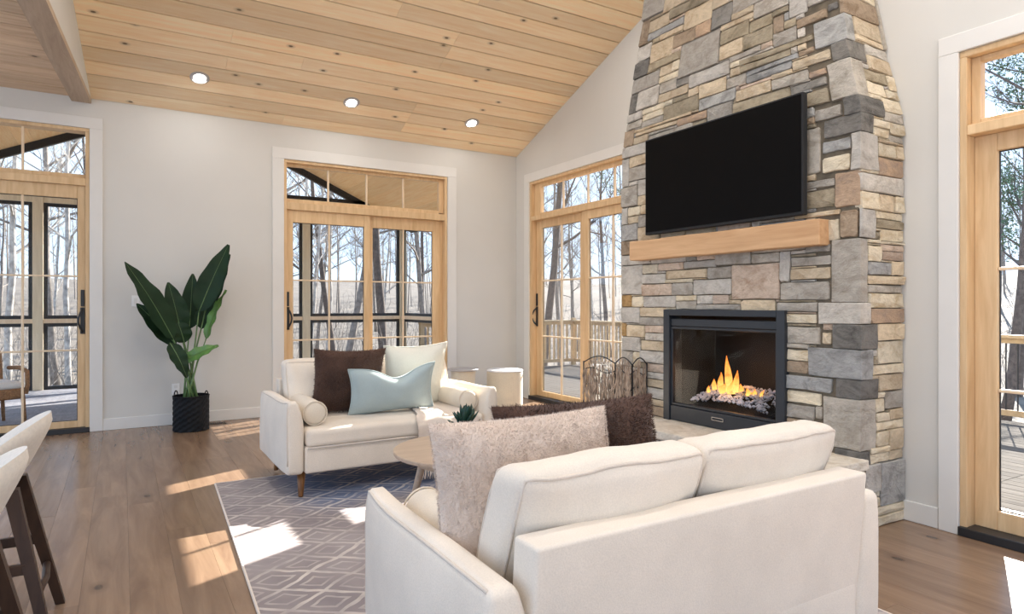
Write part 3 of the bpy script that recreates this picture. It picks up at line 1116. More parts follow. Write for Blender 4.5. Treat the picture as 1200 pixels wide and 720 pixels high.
front = []
for k, rows in FS.items():
    ox, oy, sc = REG[k]
    for (a, b_, t_, bo, kind) in rows:
        Y1, z1 = front_hit(ox + a / sc, oy + t_ / sc)
        _, z0 = front_hit(ox + a / sc, oy + bo / sc)
        zz = (z0 + z1) / 2
        r = ray(ox + b_ / sc, 300)
        X = XF + interp(zz, TF)
        yw = X / r.x * r.y
        y0, y1 = CHY0 + interp(zz, TR), CHY1 - interp(zz, TLf)
        Y0 = CHY0 + (yw - y0) / (y1 - y0) * (CHY1 - CHY0)
        front.append([max(Y0, CHY0), min(Y1, CHY1), z0, z1, kind])
FBX = (2.617, 3.684, .42, 1.262)      # firebox opening
holes = [FBX, (2.50, 3.76, 1.90, 2.52)]      # firebox and the middle of the wall behind the television
ch = [[CHY0, c[0], c[2], c[3], c[4]] for c in corner]
front = resolve(front)
# keep corner blocks free
for c in ch:
    for r in front:
        if min(r[1], c[1]) - max(r[0], c[0]) > 0 and min(r[3], c[3]) - max(r[2], c[2]) > .02:
            if r[1] - c[1] > .02: r[0] = c[1]
front = [r for r in front if r[1] - r[0] > .015 and r[1] > 2.2 and r[3] > .42]
for r in front:
    r[2] = max(r[2], .42)
front = settle(front, CHY0, CHY1, .42, 4.5, holes + [c[:4] for c in ch], 'gglttocopb', (.46, .19), 5)
side = []
for k, rows in SS.items():
    ox, oy, sc = REG[k]
    for (a, b_, t_, bo, kind) in rows:
        X0, z1 = side_hit(ox + a / sc, oy + t_ / sc)
        _, z0 = side_hit(ox + a / sc, oy + bo / sc)
        zz = (z0 + z1) / 2
        r = ray(ox + b_ / sc, 300)
        X1 = (CHY0 + interp(zz, TR)) / r.y * r.x
        side.append([X0, min(X1, XR - .004), z0, z1, kind])
side = resolve([s_ for s_ in side if s_[1] - s_[0] > .02])
cs2 = [[XF, c[1], c[2], c[3], c[4]] for c in corner]
for c in cs2:
    for r in side:
        if min(r[1], c[1]) - max(r[0], c[0]) > 0 and min(r[3], c[3]) - max(r[2], c[2]) > .02:
            r[0] = c[1]
side = [r for r in side if r[1] - r[0] > .015 and r[3] > .02]
side = settle(side, XF, XR - .002, 0.0, 4.5, [c[:4] for c in cs2], 'ctcclo', (.22, .09), 8)

stones = []      # (mesh, kind, how large it shows)
for r in front:
    stones.append((flat_stone(r, lambda a, z, d: warp(a, z, d), fr), r[4], (r[1] - r[0]) * (r[3] - r[2]) * (.75 if r[3] < 3.6 else 0)))


def side_place(a, z, d):
    k = max(0, min(1, (a - XF) / (XR - XF)))
    return (a + interp(z, TF) * (1 - k), CHY0 + interp(z, TR) - d, z)


for r in side:
    stones.append((flat_stone(r, side_place, fr, back=.035), r[4], (r[1] - r[0]) * (r[3] - r[2]) * (.5 if r[3] < 3.4 else 0)))
for c in corner:
    stones.append((corner_stone(c[0], c[1], c[2], c[3], fr), c[4], (c[0] - CHY0) * (c[3] - c[2]) if .4 < c[3] < 3.6 else 0))
stones.sort(key=lambda q_: -q_[2])
for (mb_, kind, _s) in stones[:298]:
    mb_.build('stone', STONE[kind], fp, fix=True)
rest = MB()
midx = []
kinds = sorted(STONE)
for (mb_, kind, _s) in stones[298:]:
    rest.add(mb_.v, mb_.f)
    midx += [kinds.index(kind)] * len(mb_.f)
ro = rest.build('stone_infill', STONE[kinds[0]], fp, fix=True)
for k in kinds[1:]:
    ro.data.materials.append(STONE[k])
for p_, i_ in zip(ro.data.polygons, midx):
    p_.material_index = i_
ro['kind'] = 'stuff'

# core of dark mortar behind the stones, with the firebox left open
core = MB()
dp = -.008


def core_slab(ya_, yb_, za, zb2, xback=None):
    k = max(1, int((zb2 - za) / .3))
    for i in range(k):
        u0, u1 = za + (zb2 - za) * i / k, za + (zb2 - za) * (i + 1) / k
        p = []
        for z in (u0, u1):
            A, B = warp(ya_, z, dp), warp(yb_, z, dp)
            xb = XL + .02
            p += [(A[0], A[1], z), (xb, A[1], z), (xb, B[1], z), (B[0], B[1], z)]
        core.hexa(p)


ye0, ye1 = CHY0 + .016, CHY1 - .004
core_slab(ye0, FBX[0], 0, FBX[3])
core_slab(FBX[1], ye1, 0, FBX[3])
core_slab(FBX[0], FBX[1], 0, FBX[2] - .01)
core_slab(ye0, ye1, FBX[3], 2.4)
core_slab(ye0, ye1, 2.4, 5.05)
core.build('mortar_core', M['mortar'], fp, fix=True)

# mantel shelf
mx, my0, my1, mz0, mz1 = 3.515, 2.338, 4.005, 1.652, 1.806
mm = MB().rbox(((mx + XF + .02) / 2, (my0 + my1) / 2, (mz0 + mz1) / 2), ((XF + .02 - mx) / 2, (my1 - my0) / 2, (mz1 - mz0) / 2), .007, 1, 10)
mm.v = [(p[0] + .004 * mnoise.noise(Vector((p[0] * 5, p[1] * 3, p[2] * 9))), p[1], p[2] + .004 * mnoise.noise(Vector((3, p[1] * 3, p[2] * 2)))) for p in mm.v]
mm.build('mantel_shelf', M['mantel'], fp)['label'] = 'knotty pine mantel shelf'

# raised hearth: stone base and thick slabs on top
HX, HY0, HY1, HZ = 3.19, 2.095, 4.42, .42
he = thing('raised_hearth', 'raised stone hearth topped with pale slabs in front of the fireplace', 'hearth', ((HX + XF) / 2, (HY0 + HY1) / 2, 0))
MB().box(HX + .045, XF + .02, HY0 + .03, HY1 - .03, 0, .36).build('hearth_core', M['mortar'], he)
hs = settle([], HY0, HY1, 0, .362, [], 'ctlglpt', (.36, .15), 21)
for r in hs:
    flat_stone(r, lambda a, z, d: (HX + .03 - d, a, z), fr, back=.03).build('stone', STONE[r[4]], he, fix=True)
hs = settle([], HX, XF, 0, .362, [], 'ctlgl', (.3, .15), 22)
for r in hs:
    flat_stone(r, lambda a, z, d: (a, HY0 + .02 - d, z), fr, back=.03).build('stone', STONE[r[4]], he, fix=True)
cuts = [HY0, 2.86, 3.62, HY1]
for a, b_ in zip(cuts[:-1], cuts[1:]):
    m_ = MB().rbox(((HX + XF + .01) / 2, (a + b_) / 2, .391), ((XF + .01 - HX) / 2, (b_ - a) / 2 - .003, .029), .008, 1, 6)
    m_.v = [(p[0] + .012 * mnoise.noise(Vector((p[1] * 9, p[2] * 20, 1))) * (p[0] < HX + .05), p[1] + .010 * mnoise.noise(Vector((p[0] * 11, p[2] * 22, 4))) * (p[1] < HY0 + .03), p[2]) for p in m_.v]
    m_.build('hearth_slab', M['slab'], he)

# ---- gas fireplace insert
ins = thing('fireplace_insert', 'black metal gas fireplace insert with glass front set in the stone wall', 'fireplace insert', (XF, (FBX[0] + FBX[1]) / 2, .42))
a0, a1, q0, q1 = FBX
xf = XF - .035
f = MB()
fw = .062
f.bbox(xf, XF + .10, a0, a0 + fw, q0, q1)
f.bbox(xf, XF + .10, a1 - fw, a1, q0, q1)
f.bbox(xf, XF + .10, a0 + fw, a1 - fw, q1 - .045, q1)
f.build('surround', M['insert'], ins)
f = MB()
f.bbox(xf + .02, XF + .08, a0 + fw, a1 - fw, q1 - .125, q1 - .07)
f.build('hood', M['insert'], ins)
f = MB()
f.bbox(xf + .012, XF + .08, a0 + fw, a1 - fw, q0 + .004, q0 + .115)
bp = f.build('lower_panel', M['insert'], ins)
yc = onX(840, 490, xf).y
f = MB()
for (u0, u1, v0, v1) in ((-.05, .05, -.012, -.008), (-.05, .05, .008, .012), (-.052, -.048, -.012, .012), (.048, .052, -.012, .012)):
    f.box(xf + .004, xf + .013, yc + u0, yc + u1, .492 + v0, .492 + v1)
f.build('badge_frame', M['chrome'], bp)
f = MB()
iw = .018
zi0, zi1 = q0 + .118, q1 - .128
f.bbox(xf + .018, xf + .05, a0 + fw, a0 + fw + iw, zi0, zi1)
f.bbox(xf + .018, xf + .05, a1 - fw - iw, a1 - fw, zi0, zi1)
f.bbox(xf + .018, xf + .05, a0 + fw, a1 - fw, zi0, zi0 + iw)
f.bbox(xf + .018, xf + .05, a0 + fw, a1 - fw, zi1 - iw, zi1)
f.build('glass_frame', M['insert'], ins)
MB().box(xf + .030, xf + .034, a0 + fw + iw, a1 - fw - iw, zi0 + iw, zi1 - iw).build('glass_pane', M['fireglass'], ins)
f = MB()
bx0, bx1 = XF + .05, XF + .50
f.box(bx1, bx1 + .02, a0 + .02, a1 - .02, q0, q1)
f.box(bx0, bx1, a0 + .02, a0 + .04, q0, q1)
f.box(bx0, bx1, a1 - .04, a1 - .02, q0, q1)
f.box(bx0, bx1, a0 + .02, a1 - .02, q0 + .0, q0 + .10)
f.box(bx0, bx1, a0 + .02, a1 - .02, q1 - .02, q1)
f.build('firebox', M['blackmatt'], ins)
# burner bed of broken glass and stones
er = random.Random(5)
bed = MB()
cy = (a0 + a1) / 2 + .05
for i in range(430):
    yy = cy + er.uniform(-.34, .34)
    xx = XF + .10 + er.random() * .24
    hgt = .565 + .10 * (xx - XF - .10) / .24 + .035 * (1 - ((yy - cy) / .34) ** 2)
    rr_ = er.uniform(.010, .024)
    vs = [(xx + rr_ * er.uniform(.6, 1.1) * dx, yy + rr_ * er.uniform(.6, 1.1) * dy, hgt + rr_ * er.uniform(.5, 1.0) * dz) for dx, dy, dz in ((1, 0, 0), (-1, 0, 0), (0, 1, 0), (0, -1, 0), (0, 0, 1), (0, 0, -1))]
    bed.add(vs, [(0, 2, 4), (2, 1, 4), (1, 3, 4), (3, 0, 4), (2, 0, 5), (1, 2, 5), (3, 1, 5), (0, 3, 5)])
eb = bed.build('fire_stones', M['ember'], ins)
eb['kind'] = 'stuff'
MB().prism([(XF + .09, cy - .36, q0 + .1), (XF + .09, cy + .36, q0 + .1), (XF + .09, cy + .34, .535), (XF + .09, cy - .34, .535)], (.26, 0, .05)).build('burner_tray', M['blackmatt'], ins, fix=True)

# flames: leaf-shaped tongues
fm = bpy.data.materials.new('flame')
fm.use_nodes = True
t = fm.node_tree
t.nodes.clear()
o_ = nd(t, 'ShaderNodeOutputMaterial')
em = nd(t, 'ShaderNodeEmission')
trn = nd(t, 'ShaderNodeBsdfTransparent')
mxs = nd(t, 'ShaderNodeMixShader')
tcn = nd(t, 'ShaderNodeTexCoord')
sep = nd(t, 'ShaderNodeSeparateXYZ')
t.links.new(tcn.outputs['Generated'], sep.inputs[0])
rc = ramp(t, sep.outputs[2], [(0.0, (1.0, .55, .16)), (.35, (1.0, .42, .09)), (1.0, (.95, .22, .03))])
t.links.new(rc, em.inputs[0])
em.inputs[1].default_value = 1.6
nz_ = noise(t, tcn.outputs['Object'], 26, 2)
fa = ramp(t, nz_, [(.30, (.25,) * 3), (.62, (.95,) * 3)])
t.links.new(fa, mxs.inputs[0])
t.links.new(trn.outputs[0], mxs.inputs[1]); t.links.new(em.outputs[0], mxs.inputs[2])
t.links.new(mxs.outputs[0], o_.inputs[0])
M['flame'] = fm
# (photo x of root, root y, tip x, tip y, half width px)
for (rx, ry, tx, ty, hw) in ((854, 459, 852, 417, 6), (846, 459, 844, 436, 5), (862, 460, 864, 434, 5), (838, 457, 836, 444, 4), (868, 462, 869, 450, 4),
                             (875, 463, 877, 455, 3.5), (884, 464, 885, 456, 3), (893, 466, 894, 457, 2.5), (831, 460, 830, 452, 3), (857, 462, 858, 447, 7), (848, 461, 849, 449, 6),
                             (879, 464, 881, 460, 2.5)):
    X = XF + .22 + er.uniform(-.03, .03)
    p0, p1 = onX(rx, ry, X), onX(tx, ty, X)
    hwm = hw * X / ray(rx, ry).x / F_PX
    m_ = MB()
    pts, rad = [], []
    wv = er.uniform(-.012, .012)
    for i in range(9):
        f_ = i / 8
        p = p0.lerp(p1, f_)
        pts.append(p + Vector((0, wv * math.sin(f_ * 5), 0)))
        rad.append(max(.0008, hwm * (1.15 * (1 - f_) ** 1.1 * (0.55 + 1.3 * f_))))
    m_.tube(pts, rad, 8)
    m_.build('flame', fm, ins, smooth=True)
ld = bpy.data.lights.new('fire_light', 'POINT')
ld.energy = 2.0; ld.color = (1, .45, .15); ld.shadow_soft_size = .06
lo = bpy.data.objects.new('fire_light', ld)
COL.objects.link(lo)
lo.parent = ins
lo.location = Vector((XF + .2, cy, .78)) - Vector(OFF[ins.name])

# ---- television
tvx = 3.515
ty0, ty1, tz0, tz1 = onX(941, 200, tvx).y, onX(756, 200, tvx).y, 1.842, 2.585
tv = thing('television', 'black flat screen television mounted on the stones above the mantel', 'television', (tvx + .03, (ty0 + ty1) / 2, tz0))
MB().bbox(tvx, tvx + .045, ty0, ty1, tz0, tz1, .006).build('casing', M['blackmatt'], tv)
MB().bbox(tvx - .0025, tvx + .004, ty0 + .012, ty1 - .012, tz0 + .02, tz1 - .012, .001).build('screen_panel', M['screen'], tv)
MB().bbox(tvx + .045, XF + .03, (ty0 + ty1) / 2 - .25, (ty0 + ty1) / 2 + .25, tz0 + .2, tz1 - .2, .004).build('wall_mount', M['black'], tv)

# ---- folding twig screen on the hearth
sx = 3.33
tw = thing('twig_fire_screen', 'folding fire screen of woven brown twigs on the hearth end', 'fire screen', (sx, 4.1, HZ))
tr_ = random.Random(4)
P0, P1, P2, P3 = onZ(684, 481, HZ), onZ(721, 484, HZ), onZ(741, 488, HZ), onZ(758, 486, HZ)
for A, B in ((P0, P1), (P1, P2), (P2, P3)):
    A, B = A.copy(), B.copy()
    n_ = int((B - A).length / .012)
    fr_m = MB()
    top = lambda s_: HZ + .40 + .055 * math.sin(math.pi * s_)
    fr_m.tube([A, A + Vector((0, 0, .41))], .006, 6)
    fr_m.tube([B, B + Vector((0, 0, .41))], .006, 6)
    fr_m.tube([Vector((*(A.lerp(B, i / 10)).xy, top(i / 10))) for i in range(11)], .005, 6)
    for zz in (.05, .21, .34):
        fr_m.tube([Vector((*(A.lerp(B, i / 10)).xy, HZ + zz + .02 * math.sin(math.pi * i / 5))) for i in range(11)], .004, 5)
    pn = fr_m.build('panel_frame', M['black'], tw)
    tm_ = MB()
    for i in range(max(12, n_ * 3)):
        s_ = tr_.random()
        p = A.lerp(B, s_)
        h0, h1 = tr_.uniform(.0, .16), tr_.uniform(.26, .405 + .055 * math.sin(math.pi * s_))
        if h1 - h0 < .1: continue
        pts = [p + Vector((tr_.uniform(-.018, .018), tr_.uniform(-.018, .018), h0 + (h1 - h0) * q / 4)) for q in range(5)]
        tm_.tube(pts, [tr_.uniform(.0035, .007)] * 4 + [.002], 5)
    tm_.build('twig_weave', M['twig'], pn)['kind'] = 'stuff'

# ================================================================== FURNITURE
def place(mb, loc, rot=(0, 0, 0)):
    from mathutils import Euler
    return mb.xform(Matrix.Translation(loc) @ Euler(rot).to_matrix().to_4x4())


def make_sofa(label, loc, rotz):
    S = thing('loveseat', label, 'sofa', loc, None, world=False, rotz=rotz)
    W_, D_ = 1.62, .94

    def P(m, name, mat, par=None, smooth=True):
        o = m.build(name, mat, None, smooth=smooth)
        o.parent = par or S
        return o
    b = P(MB().rbox((0, -.01, .25), (W_ / 2 - .135, D_ / 2 - .02, .09), .018, 2, 6), 'base', M['sofa'])
    c = P(MB().rbox((0, -.09, .395), (W_ / 2 - .142, D_ / 2 - .085, .062), .035, 3, 10, puff=(0, 0, .014), wob=.003), 'seat_cushion', M['sofa'])
    y = -D_ / 2 - .002
    P(MB().tube([(-W_ / 2 + .15, y, .334), (W_ / 2 - .15, y, .334)], .006, 6), 'seam_piping', M['sofa_light'], c)
    # back frame leaning slightly
    m = MB().rbox((0, 0, 0), (W_ / 2 - .13, .055, .275), .012, 2, 8)
    m.v = [(p[0], p[1] + D_ / 2 - .075 + .05 * (p[2] / .29) * .5, p[2] + .435) for p in m.v]
    bk = P(m, 'backrest', M['sofa'])
    m = MB().tube([(-W_ / 2 + .16, D_ / 2 - .014, .555), (W_ / 2 - .16, D_ / 2 - .014, .555)], .003, 5)
    P(m, 'seam', M['sofa_light'], bk)
    cw = (W_ / 2 - .14) / 2
    for s_ in (-1, 1):
        # arms: slab with soft bulging sides and a piped outer edge
        ah, ar, ap, aw = (.068, D_ / 2 - .02, .232), .030, (.020, .01, .012), .004

        def arm_pt(o, s_=s_):
            f_ = max(0.0, o[2] / .232)
            front = max(0.0, -o[1] / (D_ / 2)) ** 4
            return (o[0] * (1 - .42 * f_ ** 3 - .2 * front) + s_ * (W_ / 2 - .072 + .016 * f_ ** 2), o[1] - .004, o[2] + .392 + .034 * front * f_)
        m = MB().rbox((0, 0, 0), ah, ar, 3, 8, puff=ap, wob=aw, seed=s_ * 9)
        m.v = [arm_pt(o) for o in m.v]
        a = P(m, 'arm', M['sofa'])
        e = [s_ * (ah[0] - ar * .3), 0, 0]
        pts = []
        for (yy, zz) in [(ah[1] - .02 - .06 * i, ah[2] - ar * .3) for i in range(int((2 * ah[1] - .05) / .06) + 1)] + [(-ah[1] + ar * .3, ah[2] - ar * .3)] + [(-ah[1] + ar * .3, ah[2] - .05 * i) for i in range(1, 9)]:
            pts.append(arm_pt(rb_eval([e[0], yy, zz], ah, ar, ap, aw, s_ * 9)))
        P(MB().tube(pts, .0055, 6), 'piping', M['sofa_light'], a)
        # back cushion with piped, slightly pulled-out corners
        ch_, cr, cp, cb = (cw - .004, .085, .205), .045, (.010, .050, .030), .012
        sd_ = 20 + s_ * 5

        def cu_pt(o, s_=s_):
            ce_ = (abs(o[0]) / cw) ** 4 * max(0, o[2] / .205) ** 2
            wr_ = .008 * math.sin(o[0] * 55 + o[2] * 9) * ce_ ** .5 + .007 * mnoise.noise(Vector((o[0] * 16 + sd_, o[1] * 3, o[2] * 5)))
            return (o[0] * (1 + .02 * ce_) + s_ * cw, o[1] + wr_ + D_ / 2 - .245 + .17 * (o[2] / .43), o[2] + .640 + .018 * ce_)
        m = MB().rbox((0, 0, 0), ch_, cr, 3, 22, puff=cp, wob=cb, seed=sd_)
        m.v = [cu_pt(o) for o in m.v]
        cu = P(m, 'back_cushion', M['sofa'])
        for fy in (-1, 1):
            pts = []
            path_ = [(-ch_[0] + cr * .3, ch_[2] * (-.6 + 1.4 * i / 8)) for i in range(8)]
            path_ += [(-ch_[0] + cr * .3 + (2 * ch_[0] - cr * .6) * i / 24, ch_[2] - cr * .3) for i in range(25)]
            path_ += [(ch_[0] - cr * .3, ch_[2] * (.8 - 1.4 * i / 8)) for i in range(1, 9)]
            for (xx, zz) in path_:
                pts.append(cu_pt(rb_eval([xx, fy * (ch_[1] - cr * .3), zz], ch_, cr, cp, cb, sd_)))
            P(MB().tube(pts, .0055, 6), 'piping', M['sofa_light'], cu)
    for sx_ in (-1, 1):
        for sy in (-1, 1):
            x0, y0 = sx_ * (W_ / 2 - .13), sy * (D_ / 2 - .10)
            P(MB().tube([(x0, y0, .175), (x0 + sx_ * .012, y0 + sy * .035, .01 if sy else 0), (x0 + sx_ * .012, y0 + sy * .035, 0.004)], [.030, .017, .016], 14), 'leg', M['legwood'])
    return S


S1 = (1.715, 4.845, .012)
S2 = (1.520, 1.755, .012)
make_sofa('cream linen loveseat facing the camera in front of the middle glass door', S1, 0)
make_sofa('cream linen loveseat in the foreground seen from behind', S2, math.pi)


def pillow_fn(w, h, t, seed, wr, pinch=.06, dent=0.0):
    def fn(u, v, s):
        U, V = u * 2 - 1, v * 2 - 1
        x = w / 2 * U * (1 - pinch * (1 - V * V))
        z = h / 2 * V * (1 - pinch * (1 - U * U))
        th = max(0.0, (1 - abs(U) ** 2.6) * (1 - abs(V) ** 2.6)) ** .55
        y = s * t / 2 * th
        if dent:
            d = dent * math.exp(-((U - .12) / .42) ** 2) * max(0, V) ** 1.1
            z -= d * h
        n = mnoise.noise(Vector((x * 9 + seed, z * 9, s * 3.0 + seed)))
        y += s * wr * n * min(1, th * 1.5)
        return Vector((x, y, z))
    return fn


def make_pillow(name, label, cat, w, h, t, loc, rot, mat, seed=1, wr=.008, pinch=.06, dent=0.0, piping=True, group=None):
    fn = pillow_fn(w, h, t, seed, wr, pinch, dent)
    m = MB()
    N = 22
    m.grid(lambda u, v: fn(u, v, -1), N, N)
    m.grid(lambda u, v: fn(1 - u, v, 1), N, N)
    T = thing(name, label, cat, loc, group, world=False)
    T.rotation_euler = rot
    o = m.build('cover', mat, None, smooth=True)
    o.parent = T
    if piping:
        pts = [fn(i / N, 0, 1) for i in range(N)] + [fn(1, i / N, 1) for i in range(N)] + [fn(1 - i / N, 1, 1) for i in range(N)] + [fn(0, 1 - i / N, 1) for i in range(N + 1)]
        p = MB().tube(pts, .0055, 6).build('piping', mat, None, smooth=True)
        p.parent = T
    return T, fn


def add_fur(T, fn, mat, n, length, seed, width=.0035):
    r = random.Random(seed)
    vs, fs = [], []
    for i in range(n):
        u, v, s = r.random(), r.random(), r.choice((-1, 1))
        e = .012
        p = fn(u, v, s)
        du = fn(min(1, u + e), v, s) - fn(max(0, u - e), v, s)
        dv = fn(u, min(1, v + e), s) - fn(u, max(0, v - e), s)
        nn = du.cross(dv)
        if nn.length < 1e-9: continue
        nn.normalize()
        if nn.y * s < 0: nn = -nn
        ed = max(abs(u - .5), abs(v - .5)) * 2
        outw = Vector(((u - .5), 0, (v - .5))) * (ed ** 6) * 1.6
        cl = mnoise.noise_vector(Vector((p.x * 22 + seed, p.y * 22, p.z * 22)))
        d = (nn * .7 + outw + cl * .9 + Vector((r.uniform(-.4, .4), r.uniform(-.4, .4), r.uniform(-.6, .2)))).normalized() * length * r.uniform(.6, 1.15)
        sd = d.cross(Vector((r.uniform(-1, 1), r.uniform(-1, 1), r.uniform(-1, 1)))).normalized() * width * .5
        k = len(vs)
        vs += [tuple(p - sd), tuple(p + sd), tuple(p + d)]
        fs.append((k, k + 1, k + 2))
    f = MB().add(vs, fs).build('fur', mat, None)
    f.parent = T
    f['kind'] = 'stuff'


PI = math.pi
# on the far loveseat
T, fn = make_pillow('fur_pillow', 'dark brown fur pillow on the left end of the far loveseat', 'pillow', .55, .52, .19, (1.475, 4.87, .715), (.20, .02, -.03), M['fur_brown'], 3, .016, pinch=.09, piping=False)
add_fur(T, fn, M['fur_brown'], 16000, .013, 5, .0028)
make_pillow('throw_pillow', 'square off-white throw pillow on the far loveseat', 'pillow', .53, .54, .18, (2.03, 4.90, .72), (.19, -.03, -.06), M['white_fabric'], 8, .010, pinch=.10)
make_pillow('lumbar_pillow', 'pale blue lumbar pillow with a chopped top in front of the other pillows', 'pillow', .66, .37, .17, (1.745, 4.655, .665), (.26, -.05, -.10), M['blue_fabric'], 13, .010, pinch=.09, dent=.24)
# on the near loveseat
T, fn = make_pillow('fur_pillow', 'large fluffy cream fur pillow on the near loveseat', 'pillow', .68, .49, .20, (1.115, 1.735, .705), (-.18, .005, .03), M['fur_white'], 31, .012, pinch=.05, piping=False)
add_fur(T, fn, M['fur_white'], 80000, .0085, 6, .0018)
T, fn = make_pillow('fur_pillow', 'dark brown fur pillow behind the cream fur pillow on the near loveseat', 'pillow', .72, .46, .20, (1.46, 1.93, .715), (-.12, .0, -.04), M['fur_brown'], 44, .020, pinch=.05, piping=False)
add_fur(T, fn, M['fur_brown'], 26000, .014, 7, .0028)


def bolster(label, loc, L=.52):
    T = thing('bolster_pillow', label, 'pillow', loc, 'linen bolsters beside the sofa arms', world=False)
    r = .082
    prof = [(.02, -L / 2 - .006), (r * .72, -L / 2), (r * .95, -L / 2 + .012), (r, -L / 2 + .03), (r * 1.01, 0), (r, L / 2 - .03), (r * .95, L / 2 - .012), (r * .72, L / 2), (.02, L / 2 + .006)]
    o = MB().lathe(prof, 28, axis='y').build('cover', M['bolster'], None, smooth=True); o.parent = T
    for e_ in (-1, 1):
        pts = [(r * .985 * math.cos(a), e_ * (L / 2 - .006), r * .985 * math.sin(a)) for a in [2 * PI * i / 28 for i in range(29)]]
        q = MB().tube(pts, .004, 5).build('piping', M['bolster'], None, smooth=True); q.parent = T


bolster('round linen bolster against the left arm of the far loveseat', (1.130, 4.74, .556))
bolster('round linen bolster against the right arm of the far loveseat', (2.300, 4.74, .556))
bolster('round linen bolster against the left arm of the near loveseat', (.935, 1.92, .556))

# ---- throw over the seat of the far loveseat
th = thing('throw_blanket', 'cream fringed throw draped over the seat of the far loveseat', 'blanket', (2.05, 4.5, .012))
path = [(5.02, .492), (4.8, .482), (4.6, .480), (4.44, .478), (4.372, .462), (4.352, .42), (4.346, .33), (4.345, .2), (4.345, .105)]


def throw_pt(u, v, off=0.0):
    i = u * (len(path) - 1)
    k = min(int(i), len(path) - 2)
    f_ = i - k
    y = path[k][0] + (path[k + 1][0] - path[k][0]) * f_
    z = path[k][1] + (path[k + 1][1] - path[k][1]) * f_
    xl = 1.97 - .15 * min(1, u * 2)
    xr = 2.30 + .02 * u
    x = xl + (xr - xl) * v
    wv = .008 * math.sin(v * 15 + u * 3) + .006 * mnoise.noise(Vector((x * 8, y * 8, z * 8)))
    on_seat = 1 if u < .5 else 0
    return Vector((x, y - (wv + .006 if not on_seat else 0) - off * (1 - on_seat), z + (wv + .008 if on_seat else 0) + off * on_seat))


m = MB().grid(lambda u, v: throw_pt(u, v, .008), 32, 20)
m.grid(lambda u, v: throw_pt(u, 1 - v, 0), 32, 20)
m.build('cloth', M['throw'], th, smooth=True)
fm_ = MB()
r = random.Random(9)
for i in range(60):
    p = throw_pt(1.0, i / 59, .004)
    fm_.tube([p, p + Vector((r.uniform(-.006, .006), r.uniform(-.004, 0), -.03)), p + Vector((r.uniform(-.012, .012), r.uniform(-.006, 0), -.07))], [.003, .0035, .001], 4)
q = fm_.build('fringe', M['throw'], th)
q['kind'] = 'stuff'

# ---- rug
rm, t, b = new_mat('rug_pattern')
tcn = nd(t, 'ShaderNodeTexCoord')
v = tcn.outputs['Object']
n0 = nd(t, 'ShaderNodeTexNoise'); n0.inputs['Scale'].default_value = 4.5; n0.inputs['Detail'].default_value = 2
t.links.new(v, n0.inputs['Vector'])
wv = mix(t, .075, v, n0.outputs['Color'])
sp_ = nd(t, 'ShaderNodeSeparateXYZ')
t.links.new(wv, sp_.inputs[0])


def mth(op, a, b_=None, c=None):
    n = nd(t, 'ShaderNodeMath', operation=op)
    for i, q_ in enumerate((a, b_, c)):
        if q_ is None: continue
        if hasattr(q_, 'node'): t.links.new(q_, n.inputs[i])
        else: n.inputs[i].default_value = q_
    return n.outputs[0]


px_ = mth('MULTIPLY', sp_.outputs[0], 1 / .30)
py_ = mth('MULTIPLY', sp_.outputs[1], 1 / .22)
A_ = mth('PINGPONG', mth('ADD', px_, py_), .5)
B_ = mth('PINGPONG', mth('SUBTRACT', px_, py_), .5)
mn = mth('MINIMUM', A_, B_)
line = mth('LESS_THAN', mn, .055)
ring = mth('MULTIPLY', mth('GREATER_THAN', mn, .22), mth('LESS_THAN', mn, .29))
lines = mth('MAXIMUM', line, mth('MULTIPLY', ring, .6))
fade = ramp(t, noise(t, v, 2.6, 4, .65), [(.36, (.04,) * 3), (.66, (.85,) * 3)])
lines = mth('MULTIPLY', lines, fade)
ground = ramp(t, noise(t, v, 1.7, 4, .6), [(.25, lin((126, 119, 122))), (.5, lin((150, 141, 140))), (.75, lin((168, 160, 159)))])
bl = nd(t, 'ShaderNodeSeparateXYZ'); t.links.new(v, bl.inputs[0])
bf = ramp(t, mth('ADD', bl.outputs[1], mth('MULTIPLY', noise(t, v, 4), .5)), [(.50, (0, 0, 0)), (.62, (1, 1, 1))])
bn = nd(t, 'ShaderNodeMapRange'); bn.inputs[1].default_value = 1.15; bn.inputs[2].default_value = 1.45
t.links.new(mth('ADD', bl.outputs[1], mth('MULTIPLY', noise(t, v, 3), .5)), bn.inputs[0])
bx_ = nd(t, 'ShaderNodeMapRange'); bx_.inputs[1].default_value = -.75; bx_.inputs[2].default_value = -.45
t.links.new(bl.outputs[0], bx_.inputs[0])
bm_ = mth('MULTIPLY', mth('MULTIPLY', bn.outputs[0], bx_.outputs[0]), .85)
ground = mix(t, bm_, ground, lin((92, 108, 136)))
cc = mix(t, lines, ground, lin((216, 206, 196)))
t.links.new(cc, b.inputs['Base Color'])
b.inputs['Roughness'].default_value = .95
b.inputs['Specular IOR Level'].default_value = .1
bump(t, b, lines, .5, .006)
rc_ = [(.575, 5.10), (2.80, 5.05), (2.735, 1.10), (.425, 1.15)]
rc0 = (1.63, 3.1, 0)
rug = thing('area_rug', 'cream and grey rug with faded diamond pattern under the seating group', 'rug', rc0)
m = MB()
NX, NY = 24, 40


def rugp(u, v_, z):
    a = Vector(rc_[3]).lerp(Vector(rc_[2]), u); b_ = Vector(rc_[0]).lerp(Vector(rc_[1]), u)
    p = a.lerp(b_, v_)
    ed = 0
    return (p.x + ed, p.y, z)


